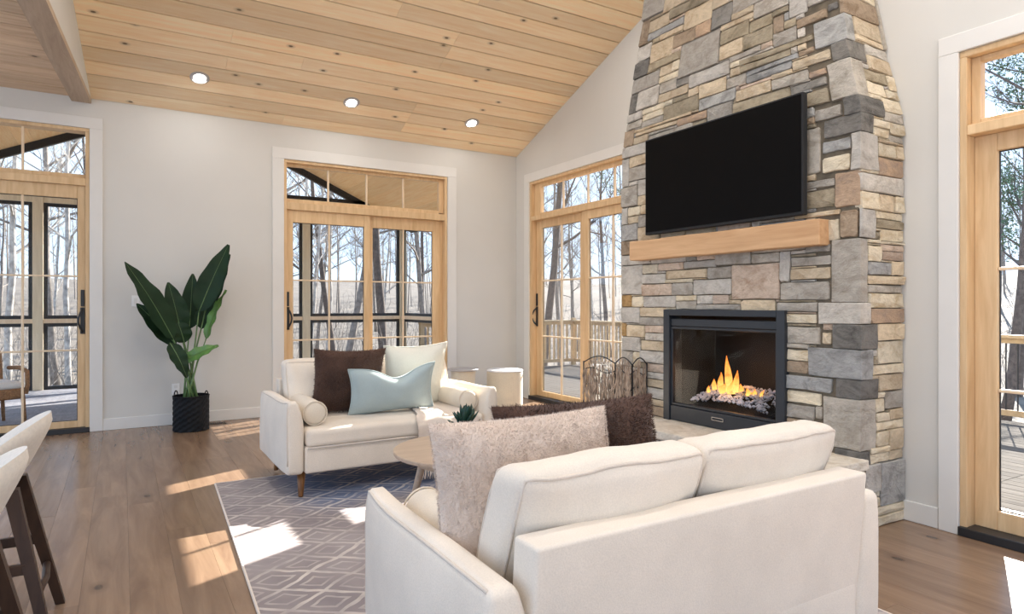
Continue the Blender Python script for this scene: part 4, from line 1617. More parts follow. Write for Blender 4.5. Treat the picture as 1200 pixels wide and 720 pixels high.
m.grid(lambda u, v_: rugp(u, v_, .012), NX, NY)
m.grid(lambda u, v_: rugp(1 - u, v_, .001), 1, NY)
m.build('pile', rm, rug)
edge = MB()
for (u0, v0, u1, v1) in ((0, 0, 0, 1), (1, 0, 1, 1), (0, 0, 1, 0), (0, 1, 1, 1)):
    edge.tube([rugp(u0 + (u1 - u0) * i / 30, v0 + (v1 - v0) * i / 30, .007) for i in range(31)], .007, 6)
edge.build('binding', M['throw'], rug)

# ---- round coffee table
tcx, tcy = 1.805, 3.52
ct = thing('coffee_table', 'round pale wood coffee table between the two loveseats', 'coffee table', (tcx, tcy, .012))
MB().lathe([(.40, .395), (.445, .405), (.45, .415), (.45, .426), (.446, .430)], 56, (tcx, tcy, 0)).build('table_top', M['tablewood'], ct)
MB().lathe([(.30, .345), (.31, .345), (.31, .397), (.30, .397)], 40, (tcx, tcy, 0)).build('apron', M['tablewood'], ct)
for k in range(4):
    a = PI / 4 + k * PI / 2 + .25
    MB().tube([(tcx + .26 * math.cos(a), tcy + .26 * math.sin(a), .40), (tcx + .36 * math.cos(a), tcy + .36 * math.sin(a), .014)], [.026, .016], 12).build('leg', M['tablewood'], ct, smooth=True)

# ---- succulent in a bowl on the coffee table
pc = Vector((tcx - .005, tcy + .03, .4315))
su = thing('potted_succulent', 'small dark green succulent in a low bowl on the coffee table', 'plant', pc)
MB().lathe([(.05, 0), (.065, .004), (.075, .05), (.078, .10), (.070, .10), (.066, .09)], 28, pc).build('bowl', M['greytop'], su, smooth=True)
MB().lathe([(.066, .088), (.02, .096)], 20, pc).build('soil', M['soil'], su)
sr = random.Random(3)


def succ_leaf(base, d, L, w):
    d = d.normalized()
    side_ = d.cross(Vector((0, 0, 1)))
    if side_.length < .1: side_ = Vector((1, 0, 0))
    side_.normalize()
    up = side_.cross(d)
    m = MB()
    pts = []
    prof = [(0, .45, .25), (.35, .9, .42), (.65, 1.0, .38), (.88, .6, .22), (1, .05, .03)]
    for f_, ww, tt in prof:
        c_ = base + d * L * f_ + up * (.18 * L * f_ * f_)
        pts.append([c_ + side_ * w * ww, c_ + up * w * tt, c_ - side_ * w * ww, c_ - up * w * tt])
    vs = [q for r_ in pts for q in r_]
    fs = []
    for i in range(len(prof) - 1):
        for k in range(4):
            fs.append((i * 4 + k, i * 4 + (k + 1) % 4, (i + 1) * 4 + (k + 1) % 4, (i + 1) * 4 + k))
    return m.add(vs, fs)


for ringi, (n_, el, L, hz) in enumerate(((11, .35, .105, .10), (10, .75, .105, .12), (8, 1.1, .10, .14), (4, 1.4, .085, .155))):
    for k in range(n_):
        a = 2 * PI * (k + .5 * ringi) / n_ + sr.uniform(-.15, .15)
        e_ = el + sr.uniform(-.12, .12)
        d = Vector((math.cos(a) * math.cos(e_), math.sin(a) * math.cos(e_), math.sin(e_)))
        succ_leaf(pc + Vector((0, 0, hz)) + d * .012, d, L * sr.uniform(.85, 1.15), .020).build('leaf', M['succulent'], su, smooth=True, fix=True)
MB().tube([pc + Vector((0, 0, .09)), pc + Vector((0, 0, .17))], [.016, .012], 8).build('stalk', M['succulent'], su)

# ---- drum stool and small side table in the corner
dc = onZ(591.5, 433, .50)
dr = thing('drum_stool', 'cream drum stool standing in the corner by the wall', 'stool', (dc.x, dc.y, 0))
MB().lathe([(.215, .0), (.222, .02), (.222, .46), (.215, .482)], 44, (dc.x, dc.y, 0)).build('body', M['drum'], dr, smooth=False)
MB().lathe([(.205, .478), (.224, .480), (.226, .49), (.215, .50)], 44, (dc.x, dc.y, 0)).build('top', M['tabletop_white'], dr)
sc_ = onZ(543, 432, .54)
st = thing('side_table', 'small round grey side table behind the right end of the far loveseat', 'side table', (sc_.x, sc_.y, 0))
MB().lathe([(.17, .515), (.185, .52), (.185, .535), (.18, .54)], 36, (sc_.x, sc_.y, 0)).build('table_top', M['greytop'], st)
MB().lathe([(.11, 0), (.12, .01), (.13, .3), (.15, .515)], 32, (sc_.x, sc_.y, 0)).build('pedestal', M['drum'], st)

# ---- bird of paradise plant in a black woven basket
pb = onZ(224, 504, 0)
pl = thing('potted_plant', 'tall bird of paradise plant in a black woven basket by the white wall', 'plant', pb)
H = .355
R0 = .168
m = MB()
NR, NS = 14, 48
for i in range(NR):
    for k in range(NS):
        a = 2 * PI * k / NS
        wv_ = .004 * (1 if ((k // 2 + i) % 2) else -1)
        m.v.append((pb.x + (R0 + wv_) * math.cos(a), pb.y + (R0 + wv_) * math.sin(a), .002 + H * i / (NR - 1)))
for i in range(NR - 1):
    for k in range(NS):
        k2 = (k + 1) % NS
        m.f.append((i * NS + k, i * NS + k2, (i + 1) * NS + k2, (i + 1) * NS + k))
m.f.append(tuple(range(NS))[::-1])
m.build('basket', M['pot'], pl)
MB().lathe([(R0 - .012, H - .05), (.02, H - .045)], 30, (pb.x, pb.y, 0)).build('soil', M['soil'], pl)
MB().tube([(pb.x + R0 * math.cos(a), pb.y + R0 * math.sin(a), H) for a in [2 * PI * i / 40 for i in range(41)]], .008, 6).build('rim', M['pot'], pl)
for s_ in (-1, 1):
    vx = Vector((.857, -.515, 0)) * s_
    c_ = pb + vx * (R0 - .01) + Vector((0, 0, H))
    tdir = Vector((.515, .857, 0))
    MB().tube([c_ + tdir * .035 * math.cos(a) + Vector((0, 0, .05 * math.sin(a))) for a in [PI * i / 10 for i in range(11)]], .006, 6).build('handle', M['pot'], pl)


def big_leaf(p0, p1, width, facing, sag, mat, name='leaf', fold=.25):
    """blade from p0 to p1 with a midrib; facing = direction the upper side looks at"""
    ax = (p1 - p0)
    L = ax.length
    ax.normalize()
    f_ = Vector(facing)
    f_ = (f_ - ax * f_.dot(ax)).normalized()
    sd = ax.cross(f_).normalized()
    m = MB()
    N = 16

    def pt(u, v, o):
        s_ = u
        wp = (math.sin(PI * min(1, s_ ** .72 * .985 + .0)) ** .75) * (1 - .12 * s_)
        w_ = width * max(.01, wp)
        vv = (v - .5) * 2
        rip = .012 * math.sin(s_ * 22 + vv * 2) * abs(vv)
        c_ = p0 + ax * L * s_ + f_ * (sag * math.sin(PI * s_))
        return c_ + sd * w_ * vv + f_ * (fold * w_ * abs(vv) ** 1.3 + rip + o)
    m.grid(lambda u, v: pt(u, v, .0), N, 8)
    m.grid(lambda u, v: pt(u, 1 - v, -.003), N, 8)
    o = m.build(name, mat, pl, smooth=True)
    MB().tube([pt(i / 12, .5, .003) for i in range(13)], [.005 * (1 - i / 14) for i in range(13)], 6).build('midrib', M['stem'], o, smooth=True)
    return o


cf = Vector((.0, -1, .25))
yb0 = pb.y
LV = [  # base px, tip px, half-width px, dy base, dy tip, facing, mat
    ((203, 398), (146, 307), 19, -.03, -.10, (.5, -.8, .3), 'leaf'),
    ((206, 404), (160, 356), 15, .03, .02, (.2, -.9, .2), 'leaf'),
    ((212, 390), (197, 331), 17, .05, .06, (.15, -1, 0), 'leaf'),
    ((233, 366), (268, 287), 18, .00, -.02, (-.35, -.9, .0), 'leaf'),
    ((240, 368), (269, 298), 14, .10, .10, (-.3, -.6, .1), 'leaf'),
    ((222, 386), (226, 321), 15, .14, .16, (-.1, -1, .0), 'leaf'),
    ((236, 386), (247, 330), 14, .12, .13, (-.2, -1, .0), 'leaf'),
    ((241, 399), (265, 340), 8, .02, .02, (-.8, -.6, .1), 'leaf_bright_green'),
    ((214, 424), (256, 405), 10, -.05, -.14, (.0, -.75, .55), 'leaf_bright_green'),
    ((199, 402), (219, 443), 12, -.06, -.12, (.3, -.9, .1), 'leaf'),
    ((216, 402), (206, 372), 14, .05, .05, (.1, -1, .1), 'leaf'),
]
for i, (bp_, tp_, hw, d0, d1, fc, mk) in enumerate(LV):
    p0 = onY(*bp_, yb0 + d0); p1 = onY(*tp_, yb0 + d1)
    big_leaf(p0, p1, hw * 5.4 / F_PX, fc, .03 if i != 8 else .02, M[mk])
    ra = 2 * PI * i / len(LV)
    s0 = Vector((pb.x + .07 * math.cos(ra), pb.y + .07 * math.sin(ra), H - .055))
    mid = s0.lerp(p0, .55) + Vector((0, 0, .05))
    MB().tube([s0, s0.lerp(mid, .5), mid, mid.lerp(p0, .6), p0], [.011, .010, .009, .007, .005], 7).build('stem', M['stem'], pl, smooth=True)

# ---- wall plates and floor vent
def plate(name, label, x_, y_, w, h, kind):
    p = onY(x_, y_, YA)
    T = thing(name, label, kind, (p.x, YA, p.z))
    MB().bbox(p.x - w / 2, p.x + w / 2, YA - .007, YA - .0005, p.z - h / 2, p.z + h / 2, .003).build('cover_plate', M['plastic'], T)
    return T, p


T, p = plate('wall_outlet', 'white double wall outlet beside the plant basket', 206, 456, .075, .118, 'outlet')
for dz in (-.026, .026):
    MB().bbox(p.x - .017, p.x + .017, YA - .010, YA - .006, p.z + dz - .016, p.z + dz + .016, .003).build('socket', M['trim'], T)
T, p = plate('light_switch', 'white light switch plate on the wall behind the plant leaves', 162, 353, .12, .118, 'switch')
for dx in (-.025, .025):
    MB().bbox(p.x + dx - .015, p.x + dx + .015, YA - .010, YA - .006, p.z - .03, p.z + .03, .002).build('rocker', M['trim'], T)
pv = onZ(249, 497, 0)
T = thing('floor_vent', 'small dark floor vent grille beside the plant basket', 'vent', (pv.x, pv.y, 0))
f = MB()
f.box(pv.x - .13, pv.x + .13, pv.y - .05, pv.y - .042, 0.0005, .005); f.box(pv.x - .13, pv.x + .13, pv.y + .042, pv.y + .05, 0.0005, .005)
f.box(pv.x - .13, pv.x - .122, pv.y - .05, pv.y + .05, 0.0005, .005); f.box(pv.x + .122, pv.x + .13, pv.y - .05, pv.y + .05, 0.0005, .005)
f.build('frame', M['black'], T)
for i in range(11):
    MB().box(pv.x - .115 + i * .022, pv.x - .107 + i * .022, pv.y - .043, pv.y + .043, .0005, .004).build('slat', M['black'], T)

# ---- counter stools
def make_stool(label, loc, rz=0.0):
    T = thing('counter_stool', label, 'stool', loc, None, world=False, rotz=rz)

    def P(m, name, mat, par=None, smooth=True):
        o = m.build(name, mat, None, smooth=smooth); o.parent = par or T
        return o
    P(MB().rbox((-.13, 0, .605), (.18, .20, .042), .034, 3, 6, puff=(0, 0, .012)), 'seat', M['boucle'])

    def shell(u, v, off):
        a = (u - .5) * 2 * 1.15
        top = .868 - .13 * (abs(u - .5) * 2) ** 2.2
        z = .60 + (top - .60) * v
        r_ = .205 + off + .125 * v ** 1.15
        return Vector((r_ * math.cos(a) - .145, (r_ * .85) * math.sin(a), z))
    m = MB()
    N, K = 20, 8
    m.grid(lambda u, v: shell(u, v, .032 * (1 - (2 * v - 1) ** 4)), N, K)
    m.grid(lambda u, v: shell(1 - u, v, -.032 * (1 - (2 * v - 1) ** 4)), N, K)
    for e_ in (0, 1):
        m.grid(lambda u, v: shell(e_, v, (.032 * (1 - (2 * v - 1) ** 4)) * (2 * u - 1)), 4, K)
    P(m, 'backrest', M['boucle'])
    for sx_ in (-1, 1):
        for sy in (-1, 1):
            t0 = Vector((sx_ * .13 - .06, sy * .12, .60)); t1 = Vector((sx_ * .23 - .03, sy * .235, 0))
            w0, w1 = .024, .017
            ax = Vector((1, 0, 0)); ay = Vector((0, 1, 0))
            P(MB().hexa([t1 - ax * w1 - ay * w1, t1 + ax * w1 - ay * w1, t1 + ax * w1 + ay * w1, t1 - ax * w1 + ay * w1,
                         t0 - ax * w0 - ay * w0, t0 + ax * w0 - ay * w0, t0 + ax * w0 + ay * w0, t0 - ax * w0 + ay * w0]), 'leg', M['darkwood'], smooth=False)
    for (z, kx, ky) in ((.20, .175, .20), (.31, .163, .183)):
        for s_ in (-1, 1):
            if z < .25:
                P(MB().tube([(s_ * kx - .02, -ky, z), (s_ * (kx + .012) - .02, 0, z), (s_ * kx - .02, ky, z)], .014, 8), 'rung', M['darkwood'])
            else:
                P(MB().bbox(-kx - .04, kx - .04, s_ * ky - .011, s_ * ky + .011, z - .02, z + .02, .003), 'rung', M['darkwood'], smooth=False)
    P(MB().bbox(-.24, .05, -.13, .13, .545, .57, .006), 'seat_support', M['darkwood'], smooth=False)


make_stool('white upholstered counter stool with dark wood legs, the one nearer the glass door', (-.43, 3.20, 0), .0)
make_stool('white upholstered counter stool with dark wood legs, the one cut off by the left edge', (-.43, 2.42, 0), .0)

# ================================================================== SCREENED PORCH beyond the long wall
PX0, PX1, PY0, PY1 = -3.2, 5.0, YA + .17, 12.7
PZ = -.06
PEAK, PEZ, PSL = .9, 2.97, .45
porch = thing('screened_porch', 'roofed screened porch with black framed screens and pine ceiling behind the long wall', 'porch', (PEAK, (PY0 + PY1) / 2, 0))
pz = lambda x_: PEZ + PSL * (PX1 - PEAK - abs(x_ - PEAK))
y = PY0
while y < PY1 + .1:
    MB().bbox(PX0, PX1 + .1, y + .003, y + .137, PZ - .03, PZ, .003).build('floor_board', M['porchfloor'], porch)
    y += .14
sp_c = 1 / math.hypot(1, PSL)
for s_ in (-1, 1):
    d = 0.0
    while d < (PX1 - PEAK) - .01:
        xa, xb = PEAK + s_ * d, PEAK + s_ * min(d + .19, PX1 - PEAK)
        za, zb_ = pz(xa), pz(xb)
        MB().hexa([(xa + s_ * .002, PY0, za), (xb - s_ * .002, PY0, zb_), (xb - s_ * .002, PY1 + .1, zb_), (xa + s_ * .002, PY1 + .1, za),
                   (xa + s_ * .002, PY0, za + .02), (xb - s_ * .002, PY0, zb_ + .02), (xb - s_ * .002, PY1 + .1, zb_ + .02), (xa + s_ * .002, PY1 + .1, za + .02)]).build('ceiling_board', M['porch_pine'], porch, fix=True)
        d += .19
for s_ in (-1, 1):
    xe = PEAK + s_ * (PX1 - PEAK + .35)
    MB().hexa([(PEAK, PY0 - .1, pz(PEAK) + .025), (xe, PY0 - .1, pz(xe) + .025), (xe, PY1 + .4, pz(xe) + .025), (PEAK, PY1 + .4, pz(PEAK) + .025),
               (PEAK, PY0 - .1, pz(PEAK) + .15), (xe, PY0 - .1, pz(xe) + .15), (xe, PY1 + .4, pz(xe) + .15), (PEAK, PY1 + .4, pz(PEAK) + .15)]).build('roof_deck', M['black'], porch, fix=True)
pw = .07
cols_far = [-3.18, -1.14, .94, 3.02, 4.98]
for x_ in cols_far:
    MB().bbox(x_ - pw, x_ + pw, PY1 - pw, PY1 + pw, PZ, 3.3, .006).build('post', M['postwood'], porch)
cols_side = [PY0 + .08, 10.4]
for y_ in cols_side:
    MB().bbox(PX1 - .02 - pw, PX1 - .02 + pw, y_ - pw, y_ + pw, PZ, 3.0, .006).build('post', M['postwood'], porch)


def screen(ax, fixed, a, b_, z0, z1):
    fwid = .055
    m = MB()

    def bx(a_, b2, za, zb2):
        if ax == 'x': m.bbox(a_, b2, fixed - .02, fixed + .02, za, zb2, .003)
        else: m.bbox(fixed - .02, fixed + .02, a_, b2, za, zb2, .003)
    bx(a, a + fwid, z0, z1); bx(b_ - fwid, b_, z0, z1); bx(a + fwid, b_ - fwid, z0, z0 + fwid); bx(a + fwid, b_ - fwid, z1 - fwid, z1)
    f_ = m.build('screen_frame', M['black'], porch)
    m = MB()
    if ax == 'x': m.box(a + fwid, b_ - fwid, fixed - .001, fixed + .001, z0 + fwid, z1 - fwid)
    else: m.box(fixed - .001, fixed + .001, a + fwid, b_ - fwid, z0 + fwid, z1 - fwid)
    m.build('insect_screen', M['mesh_screen'], f_)


for a, b_ in zip(cols_far[:-1], cols_far[1:]):
    screen('x', PY1, a + pw, b_ - pw, 1.07, 2.92)
    screen('x', PY1, a + pw, b_ - pw, PZ, 1.0)
    MB().bbox(a + pw, b_ - pw, PY1 - .05, PY1 + .05, 1.0, 1.07, .004).build('mid_rail', M['fir_in'], porch)
ys = cols_side + [PY1]
for a, b_ in zip(ys[:-1], ys[1:]):
    screen('y', PX1 - .02, a + pw, b_ - pw, 1.07, 2.85)
    screen('y', PX1 - .02, a + pw, b_ - pw, PZ, 1.0)
    MB().bbox(PX1 - .07, PX1 + .03, a + pw, b_ - pw, 1.0, 1.07, .004).build('mid_rail', M['fir_in'], porch)
MB().bbox(PX0, PX1, PY1 - .05, PY1 + .05, 2.92, 3.30, .004).build('header', M['postwood'], porch)
MB().bbox(PX1 - .07, PX1 + .03, PY0, PY1, 2.85, 2.98, .004).build('header', M['postwood'], porch)
MB().bbox(PX0 + .7, PX1 - .7, PY1 - .06, PY1 + .02, 3.30, 3.37, .004).build('tie_beam', M['black'], porch)
for s_ in (-1, 1):
    xe = PEAK + s_ * (PX1 - PEAK)
    w_ = .13
    MB().hexa([(PEAK, PY1 - .06, pz(PEAK) - w_), (xe, PY1 - .06, pz(xe) - w_), (xe, PY1 + .02, pz(xe) - w_), (PEAK, PY1 + .02, pz(PEAK) - w_),
               (PEAK, PY1 - .06, pz(PEAK)), (xe, PY1 - .06, pz(xe)), (xe, PY1 + .02, pz(xe)), (PEAK, PY1 + .02, pz(PEAK))]).build('rafter', M['black'], porch, fix=True)

# wicker armchair with white cushion on the porch
wc = thing('wicker_armchair', 'brown wicker armchair with white seat cushion on the porch', 'chair', (-1.33, 9.2, PZ), None, world=False, rotz=.5)


def WP(m, name, mat, smooth=True):
    o = m.build(name, mat, None, smooth=smooth); o.parent = wc
    return o


WP(MB().rbox((0, 0, .36), (.30, .29, .06), .03, 2, 5), 'seat', M['wicker'])
WP(MB().rbox((0, -.02, .455), (.27, .26, .04), .03, 2, 5, puff=(0, 0, .02)), 'cushion', M['tabletop_white'])


def wback(u, v, o):
    a = (u - .5) * 1.9
    return Vector((.36 * math.sin(a) * (1 + .08 * v), .10 + .24 * math.cos(a) + .10 * v + o, .42 + (.46 - .08 * abs(a) ** 2) * v))


m = MB().grid(lambda u, v: wback(u, v, 0), 16, 6)
m.grid(lambda u, v: wback(1 - u, v, .03), 16, 6)
WP(m, 'backrest', M['wicker'])
for s_ in (-1, 1):
    WP(MB().tube([(s_ * .33, .20, .62), (s_ * .35, 0, .63), (s_ * .34, -.22, .60), (s_ * .32, -.28, .45), (s_ * .30, -.28, .35)], .024, 8), 'arm', M['wicker'])
    for y_ in (-.26, .24):
        WP(MB().tube([(s_ * .28, y_, .34), (s_ * .30, y_ * 1.05, 0)], [.024, .018], 8), 'leg', M['wicker'])

# ================================================================== DECK beyond the gable wall
DZ = -.10
DX1, DY1 = 9.0, 12.2
deck = setting('deck')
x = XR + .17
while x < DX1:
    ytop = 2.85 if x < XL + .17 else (7.95 if x < PX1 + .12 else DY1)
    cut = [-3.0, 2.4 if ytop > 3 else ytop, ytop] if ytop > 3 else [-3.0, ytop]
    for a, b_ in zip(cut[:-1], cut[1:]):
        MB().bbox(x + .003, x + .137, a + .002, b_ - .002, DZ - .03, DZ, .003).build('deck_board', M['deck'], deck)
    x += .14
rail = thing('deck_railing', 'wooden deck railing with slim balusters around the outdoor deck', 'railing', (DX1, 5, DZ))
# far section along the end of the deck
MB().bbox(PX1 + .15, DX1 + .07, DY1 - .06, DY1 + .06, .90, .94, .004).build('top_rail', M['railwood'], rail)
MB().bbox(PX1 + .15, DX1, DY1 - .02, DY1 + .02, -.02, .05, .004).build('bottom_rail', M['railwood'], rail)
MB().bbox(DX1 - .06, DX1 + .06, -3, DY1, .90, .94, .004).build('top_rail', M['railwood'], rail)
MB().bbox(DX1 - .02, DX1 + .02, -3, DY1, -.02, .05, .004).build('bottom_rail', M['railwood'], rail)
MB().bbox(DX1 - .02, DX1 + .02, -3, DY1, .84, .90, .004).build('upper_rail', M['railwood'], rail)
MB().bbox(PX1 + .15, DX1, DY1 - .02, DY1 + .02, .84, .90, .004).build('upper_rail', M['railwood'], rail)
bal_w = MB().bbox(-.018, .018, -.018, .018, .05, .84, .002).mesh('baluster'); bal_w.materials.append(M['railwood'])
bal_b = MB().tube([(0, 0, .05), (0, 0, .84)], .009, 6).mesh('baluster_metal'); bal_b.materials.append(M['black'])
off = Vector(OFF[rail.name])
x = PX1 + .22
while x < DX1 - .08:
    share('baluster', bal_w, rail, Vector((x, DY1, 0)) - off)
    x += .12
y = -2.9
while y < DY1 - .08:
    share('baluster', bal_w if y > 6.0 else bal_b, rail, Vector((DX1, y, 0)) - off)
    y += .12
for (x_, y_) in [(DX1, DY1), (7.0, DY1), (PX1 + .2, DY1)] + [(DX1, DY1 - 2.1 * i) for i in range(1, 8)]:
    MB().bbox(x_ - .045, x_ + .045, y_ - .045, y_ + .045, DZ - .03, .99, .004).build('post', M['railwood'], rail)

# unseen pale slab behind the camera, added to bounce daylight up to the ceiling
m = MB()
m.box(-19.0, -3.25, -18.0, 14.0, -2.4, -.16)
m.box(-3.25, 9.0, -18.0, -3.05, -2.4, -.16)
struct(m.build('bounce_slab', M['bounce_concrete']))

# ================================================================== GROUND AND WOODS
def gz(x_, y_):
    d = math.hypot(x_ - 2, y_ - 5)
    h = -1.5 - .035 * max(0, min(d, 26) - 8)
    h += .085 * max(0, d - 30)
    h += .5 * mnoise.noise(Vector((x_ * .07, y_ * .07, 0))) + .12 * mnoise.noise(Vector((x_ * .4, y_ * .4, 3)))
    return h


N = 90
m = MB().grid(lambda u, v: (-70 + 190 * u, -70 + 190 * v, gz(-70 + 190 * u, -70 + 190 * v)), N, N)
struct(m.build('ground', M['litter'], smooth=True))


def make_tree(seed, height, r0, lean=(0, 0), first=.28, dens=1.0):
    r = random.Random(seed)
    tr, br = MB(), MB()
    pts, rad = [], []
    n = 12
    wx, wy = r.uniform(-.5, .5), r.uniform(-.5, .5)
    for i in range(n + 1):
        f_ = i / n
        pts.append(Vector((lean[0] * height * f_ + wx * math.sin(f_ * 3.1) + r.uniform(-.04, .04), lean[1] * height * f_ + wy * math.sin(f_ * 2.3) + r.uniform(-.04, .04), height * f_)))
        rad.append(r0 * (1 - .88 * f_) * (1.25 if i == 0 else 1))
    tr.tube(pts, rad, 8)

    def limb(p, d, L, rr, depth):
        q = [p]
        dd = d.normalized()
        k = 4 if depth < 2 else 3
        for i in range(k):
            dd = (dd + Vector((r.uniform(-.28, .28), r.uniform(-.28, .28), r.uniform(-.08, .30)))).normalized()
            q.append(q[-1] + dd * L / k)
        br.tube(q, [rr * (1 - .8 * i / k) for i in range(k + 1)], 5 if depth == 0 else 3, caps=False)
        if depth < 3:
            for _ in range(int((5, 4, 3)[depth] * dens + r.random())):
                i = r.randint(1, k)
                base = q[i - 1].lerp(q[i], r.random())
                a = (q[i] - q[i - 1]).normalized()
                nd_ = (a + Vector((r.uniform(-1, 1), r.uniform(-1, 1), r.uniform(-.3, .9)))).normalized()
                limb(base, nd_, L * r.uniform(.35, .6), max(.004, rr * .45), depth + 1)
    nb = int(15 * dens)
    for i in range(nb):
        f_ = first + (1 - first) * (i + r.random()) / nb
        k = min(int(f_ * n), n - 1)
        p = pts[k].lerp(pts[k + 1], f_ * n - k)
        a = r.uniform(0, 2 * PI)
        d = Vector((math.cos(a), math.sin(a), r.uniform(.15, .9)))
        limb(p, d, height * r.uniform(.16, .30) * (1.15 - .7 * f_), max(.012, rad[k] * .5), 0)
    return tr, br


protos = []
for sd, h, r0 in ((1, 15, .11), (2, 17, .15), (3, 13, .08), (4, 16, .13), (5, 14, .10)):
    a, b_ = make_tree(sd, h, r0)
    ma, mb_ = a.mesh('trunk'), b_.mesh('branches')
    protos.append((ma, mb_))
for i, (ma, mb_) in enumerate(protos):
    k = ('bark', 'bark_dark', 'bark_pale', 'bark', 'bark_pale')[i]
    ma.materials.append(M[k]); mb_.materials.append(M[k])
    for p in ma.polygons: p.use_smooth = True


def tree_at(proto, x_, y_, rz, s_, label, group=None, tilt=(0, 0), sink=.15):
    T = thing('bare_tree', label, 'tree', (x_, y_, gz(x_, y_) - sink), group, world=False)
    T.rotation_euler = (tilt[0], tilt[1], rz)
    T.scale = (s_, s_, s_)
    share('trunk', protos[proto][0], T)
    share('branches', protos[proto][1], T)
    return T


def at_depth(x_, d):
    r = ray(x_, 357)
    return r.x * d, r.y * d


named = [(455, 19, 1, 1.0, (0, 0), 'thick dark trunk seen through the right panel of the middle glass door'),
         (400, 20, 3, 1.0, (-.10, .30), 'leaning tree trunk seen through the middle glass door'),
         (381, 24, 2, 1.1, (0, 0), 'slim pale tree trunk seen left of the leaning tree'),
         (4, 17, 4, 1.05, (0, 0), 'pale tree trunk at the far left seen through the left glass door'),
         (66, 21, 0, 1.2, (0, .03), 'tall tree seen right of the porch post through the left glass door'),
         (82, 17, 2, 1.0, (0, .02), 'slender tree seen close to the handle of the left glass door'),
         (1176, 18, 1, .95, (0, 0), 'thick trunk just outside the railing seen through the right glass door')]
for (px_i, d, k, s_, tl, lab) in named:
    x_, y_ = at_depth(px_i, d)
    tree_at(k, x_, y_, rng.uniform(0, 6), s_, lab, None, tl)
tg = random.Random(77)
cnt = 0


def in_sun_lane(x_, y_, reach=36.0):
    # keeps the low winter sun free to reach the doors: the clearing on the sunny side of the house
    for (wx_, wy_, hw_) in ((XL, 6.4, 6.0), (XR, .7, 5.5), (2.7, YA, 5.0), (8.0, 10.5, 6.0)):
        dx, dy = x_ - wx_, y_ - wy_
        al = dx * .912 + dy * .41
        if 0 < al < reach and abs(-dx * .41 + dy * .912) < hw_: return True
    return False


while cnt < 46:
    px_i = tg.uniform(-90, 1290)
    d = tg.uniform(15, 52)
    x_, y_ = at_depth(px_i, d)
    if (x_ < 10.6 and y_ < 14.2) or d < 14 or in_sun_lane(x_, y_): continue
    if not (-60 < px_i < 530 or 600 < px_i < 770 or 1110 < px_i < 1270): 
        if tg.random() < .72: continue
    k = tg.randrange(5)
    tone = ('grey barked', 'dark barked', 'slim pale barked', 'tall grey barked', 'pale barked')[k]
    door_ = 'left' if px_i < 220 else 'middle' if px_i < 575 else 'gable wall' if px_i < 920 else 'right'
    far_ = 'nearer' if d < 30 else 'distant'
    lab = f'{far_} {tone} bare tree in the woods seen through the {door_} glass door'
    tree_at(k, x_, y_, tg.uniform(0, 6.28), tg.uniform(.75, 1.2), lab, f'{far_} {tone} trees past the {door_} glass door', (tg.uniform(-.06, .06), tg.uniform(-.06, .06)))
    cnt += 1

# two small evergreens outside the right door
for (px_i, d, s_, lab) in ((1190, 24, 1.6, 'leafy green tree outside the right glass door'), (1222, 30, 1.7, 'second leafy green tree further out past the right glass door'), (745, 24, 1.0, 'leafy green tree half hidden by the chimney past the deck')):
    x_, y_ = at_depth(px_i, d)
    T = thing('evergreen_tree', lab, 'tree', (x_, y_, gz(x_, y_) - .1), None, world=False)
    T.scale = (s_,) * 3
    a, b_ = make_tree(90 + int(d), 10, .10, first=.2, dens=.8)
    for mm_, nm in ((a, 'trunk'), (b_, 'branches')):
        o = mm_.build(nm, M['bark_dark'], None); o.parent = T
    er2 = random.Random(int(d))
    pts = [Vector(p) for p in b_.v]
    fm2 = MB()
    for _ in range(5200):
        p = er2.choice(pts) + Vector((er2.gauss(0, .12), er2.gauss(0, .12), er2.gauss(0, .10)))
        u_ = Vector((er2.uniform(-1, 1), er2.uniform(-1, 1), er2.uniform(-1, .4))).normalized() * .08
        w_ = u_.orthogonal().normalized() * .03
        fm2.add([p, p + u_ * .5 + w_, p + u_, p + u_ * .5 - w_], [(0, 1, 2, 3)])
    o = fm2.build('foliage', M['evergreen'], None); o.parent = T
    o['kind'] = 'stuff'

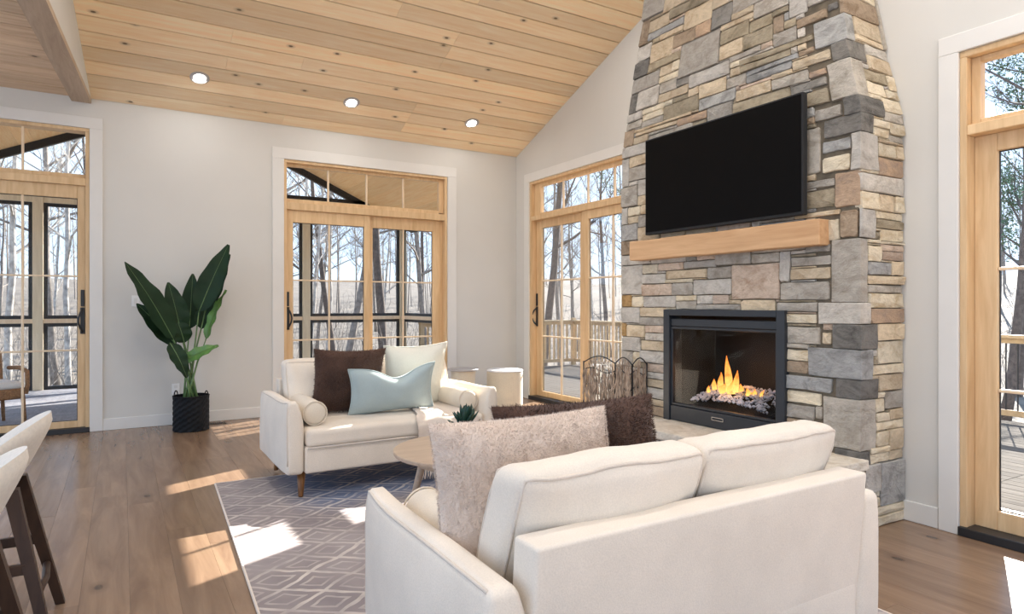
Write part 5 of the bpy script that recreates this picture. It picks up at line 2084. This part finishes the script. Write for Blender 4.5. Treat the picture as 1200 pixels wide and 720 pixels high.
# undergrowth and far woods that nobody could count
ug = MB()
r = random.Random(12)
for _ in range(1500):
    px_i = r.uniform(-120, 1320)
    d = r.uniform(15, 60) ** 1.0
    x_, y_ = at_depth(px_i, d)
    if x_ < 10.2 and y_ < 13.8: continue
    z = gz(x_, y_)
    h = r.uniform(.6, 3.2)
    p0 = Vector((x_, y_, z - .05))
    q = [p0]
    dd = Vector((r.uniform(-.35, .35), r.uniform(-.35, .35), 1))
    for i in range(3):
        dd = dd + Vector((r.uniform(-.3, .3), r.uniform(-.3, .3), 0))
        q.append(q[-1] + dd.normalized() * h / 3)
    ug.tube(q, [.016, .012, .008, .004], 3, caps=False)
    for _b in range(3):
        b0 = q[1].lerp(q[3], r.random())
        ug.tube([b0, b0 + Vector((r.uniform(-.5, .5), r.uniform(-.5, .5), r.uniform(.1, .6)))], [.007, .003], 3, caps=False)
o = ug.build('undergrowth', M['bark'])
tag(o, 'tangled leafless undergrowth covering the woodland ground', 'undergrowth')
o['kind'] = 'stuff'
fw_ = MB()
for _ in range(260):
    px_i = r.uniform(-150, 1350)
    d = r.uniform(50, 92)
    x_, y_ = at_depth(px_i, d)
    z = gz(x_, y_)
    h = r.uniform(9, 16)
    lx, ly = r.uniform(-.06, .06), r.uniform(-.06, .06)
    rr0 = r.uniform(.05, .11)
    p = [Vector((x_ + lx * h * f_, y_ + ly * h * f_, z + h * f_)) for f_ in (0, .35, .7, 1)]
    fw_.tube(p, [rr0, rr0 * .75, rr0 * .4, .02], 4, caps=False)
    for _b in range(9):
        f_ = r.uniform(.3, .98)
        b0 = p[0].lerp(p[3], f_)
        e0 = b0 + Vector((r.uniform(-1, 1), r.uniform(-1, 1), r.uniform(.3, 1.3))) * (1.9 - 1.2 * f_)
        fw_.tube([b0, b0.lerp(e0, .5) + Vector((0, 0, -.1)), e0], [.035, .022, .01], 3, caps=False)
        for _c in range(2):
            c0 = b0.lerp(e0, r.uniform(.3, 1))
            fw_.tube([c0, c0 + Vector((r.uniform(-.9, .9), r.uniform(-.9, .9), r.uniform(.1, .9)))], [.014, .006], 3, caps=False)
o = fw_.build('distant_woodland', M['bark'])
tag(o, 'hazy distant bare woodland on the hillside', 'woodland')
o['kind'] = 'stuff'
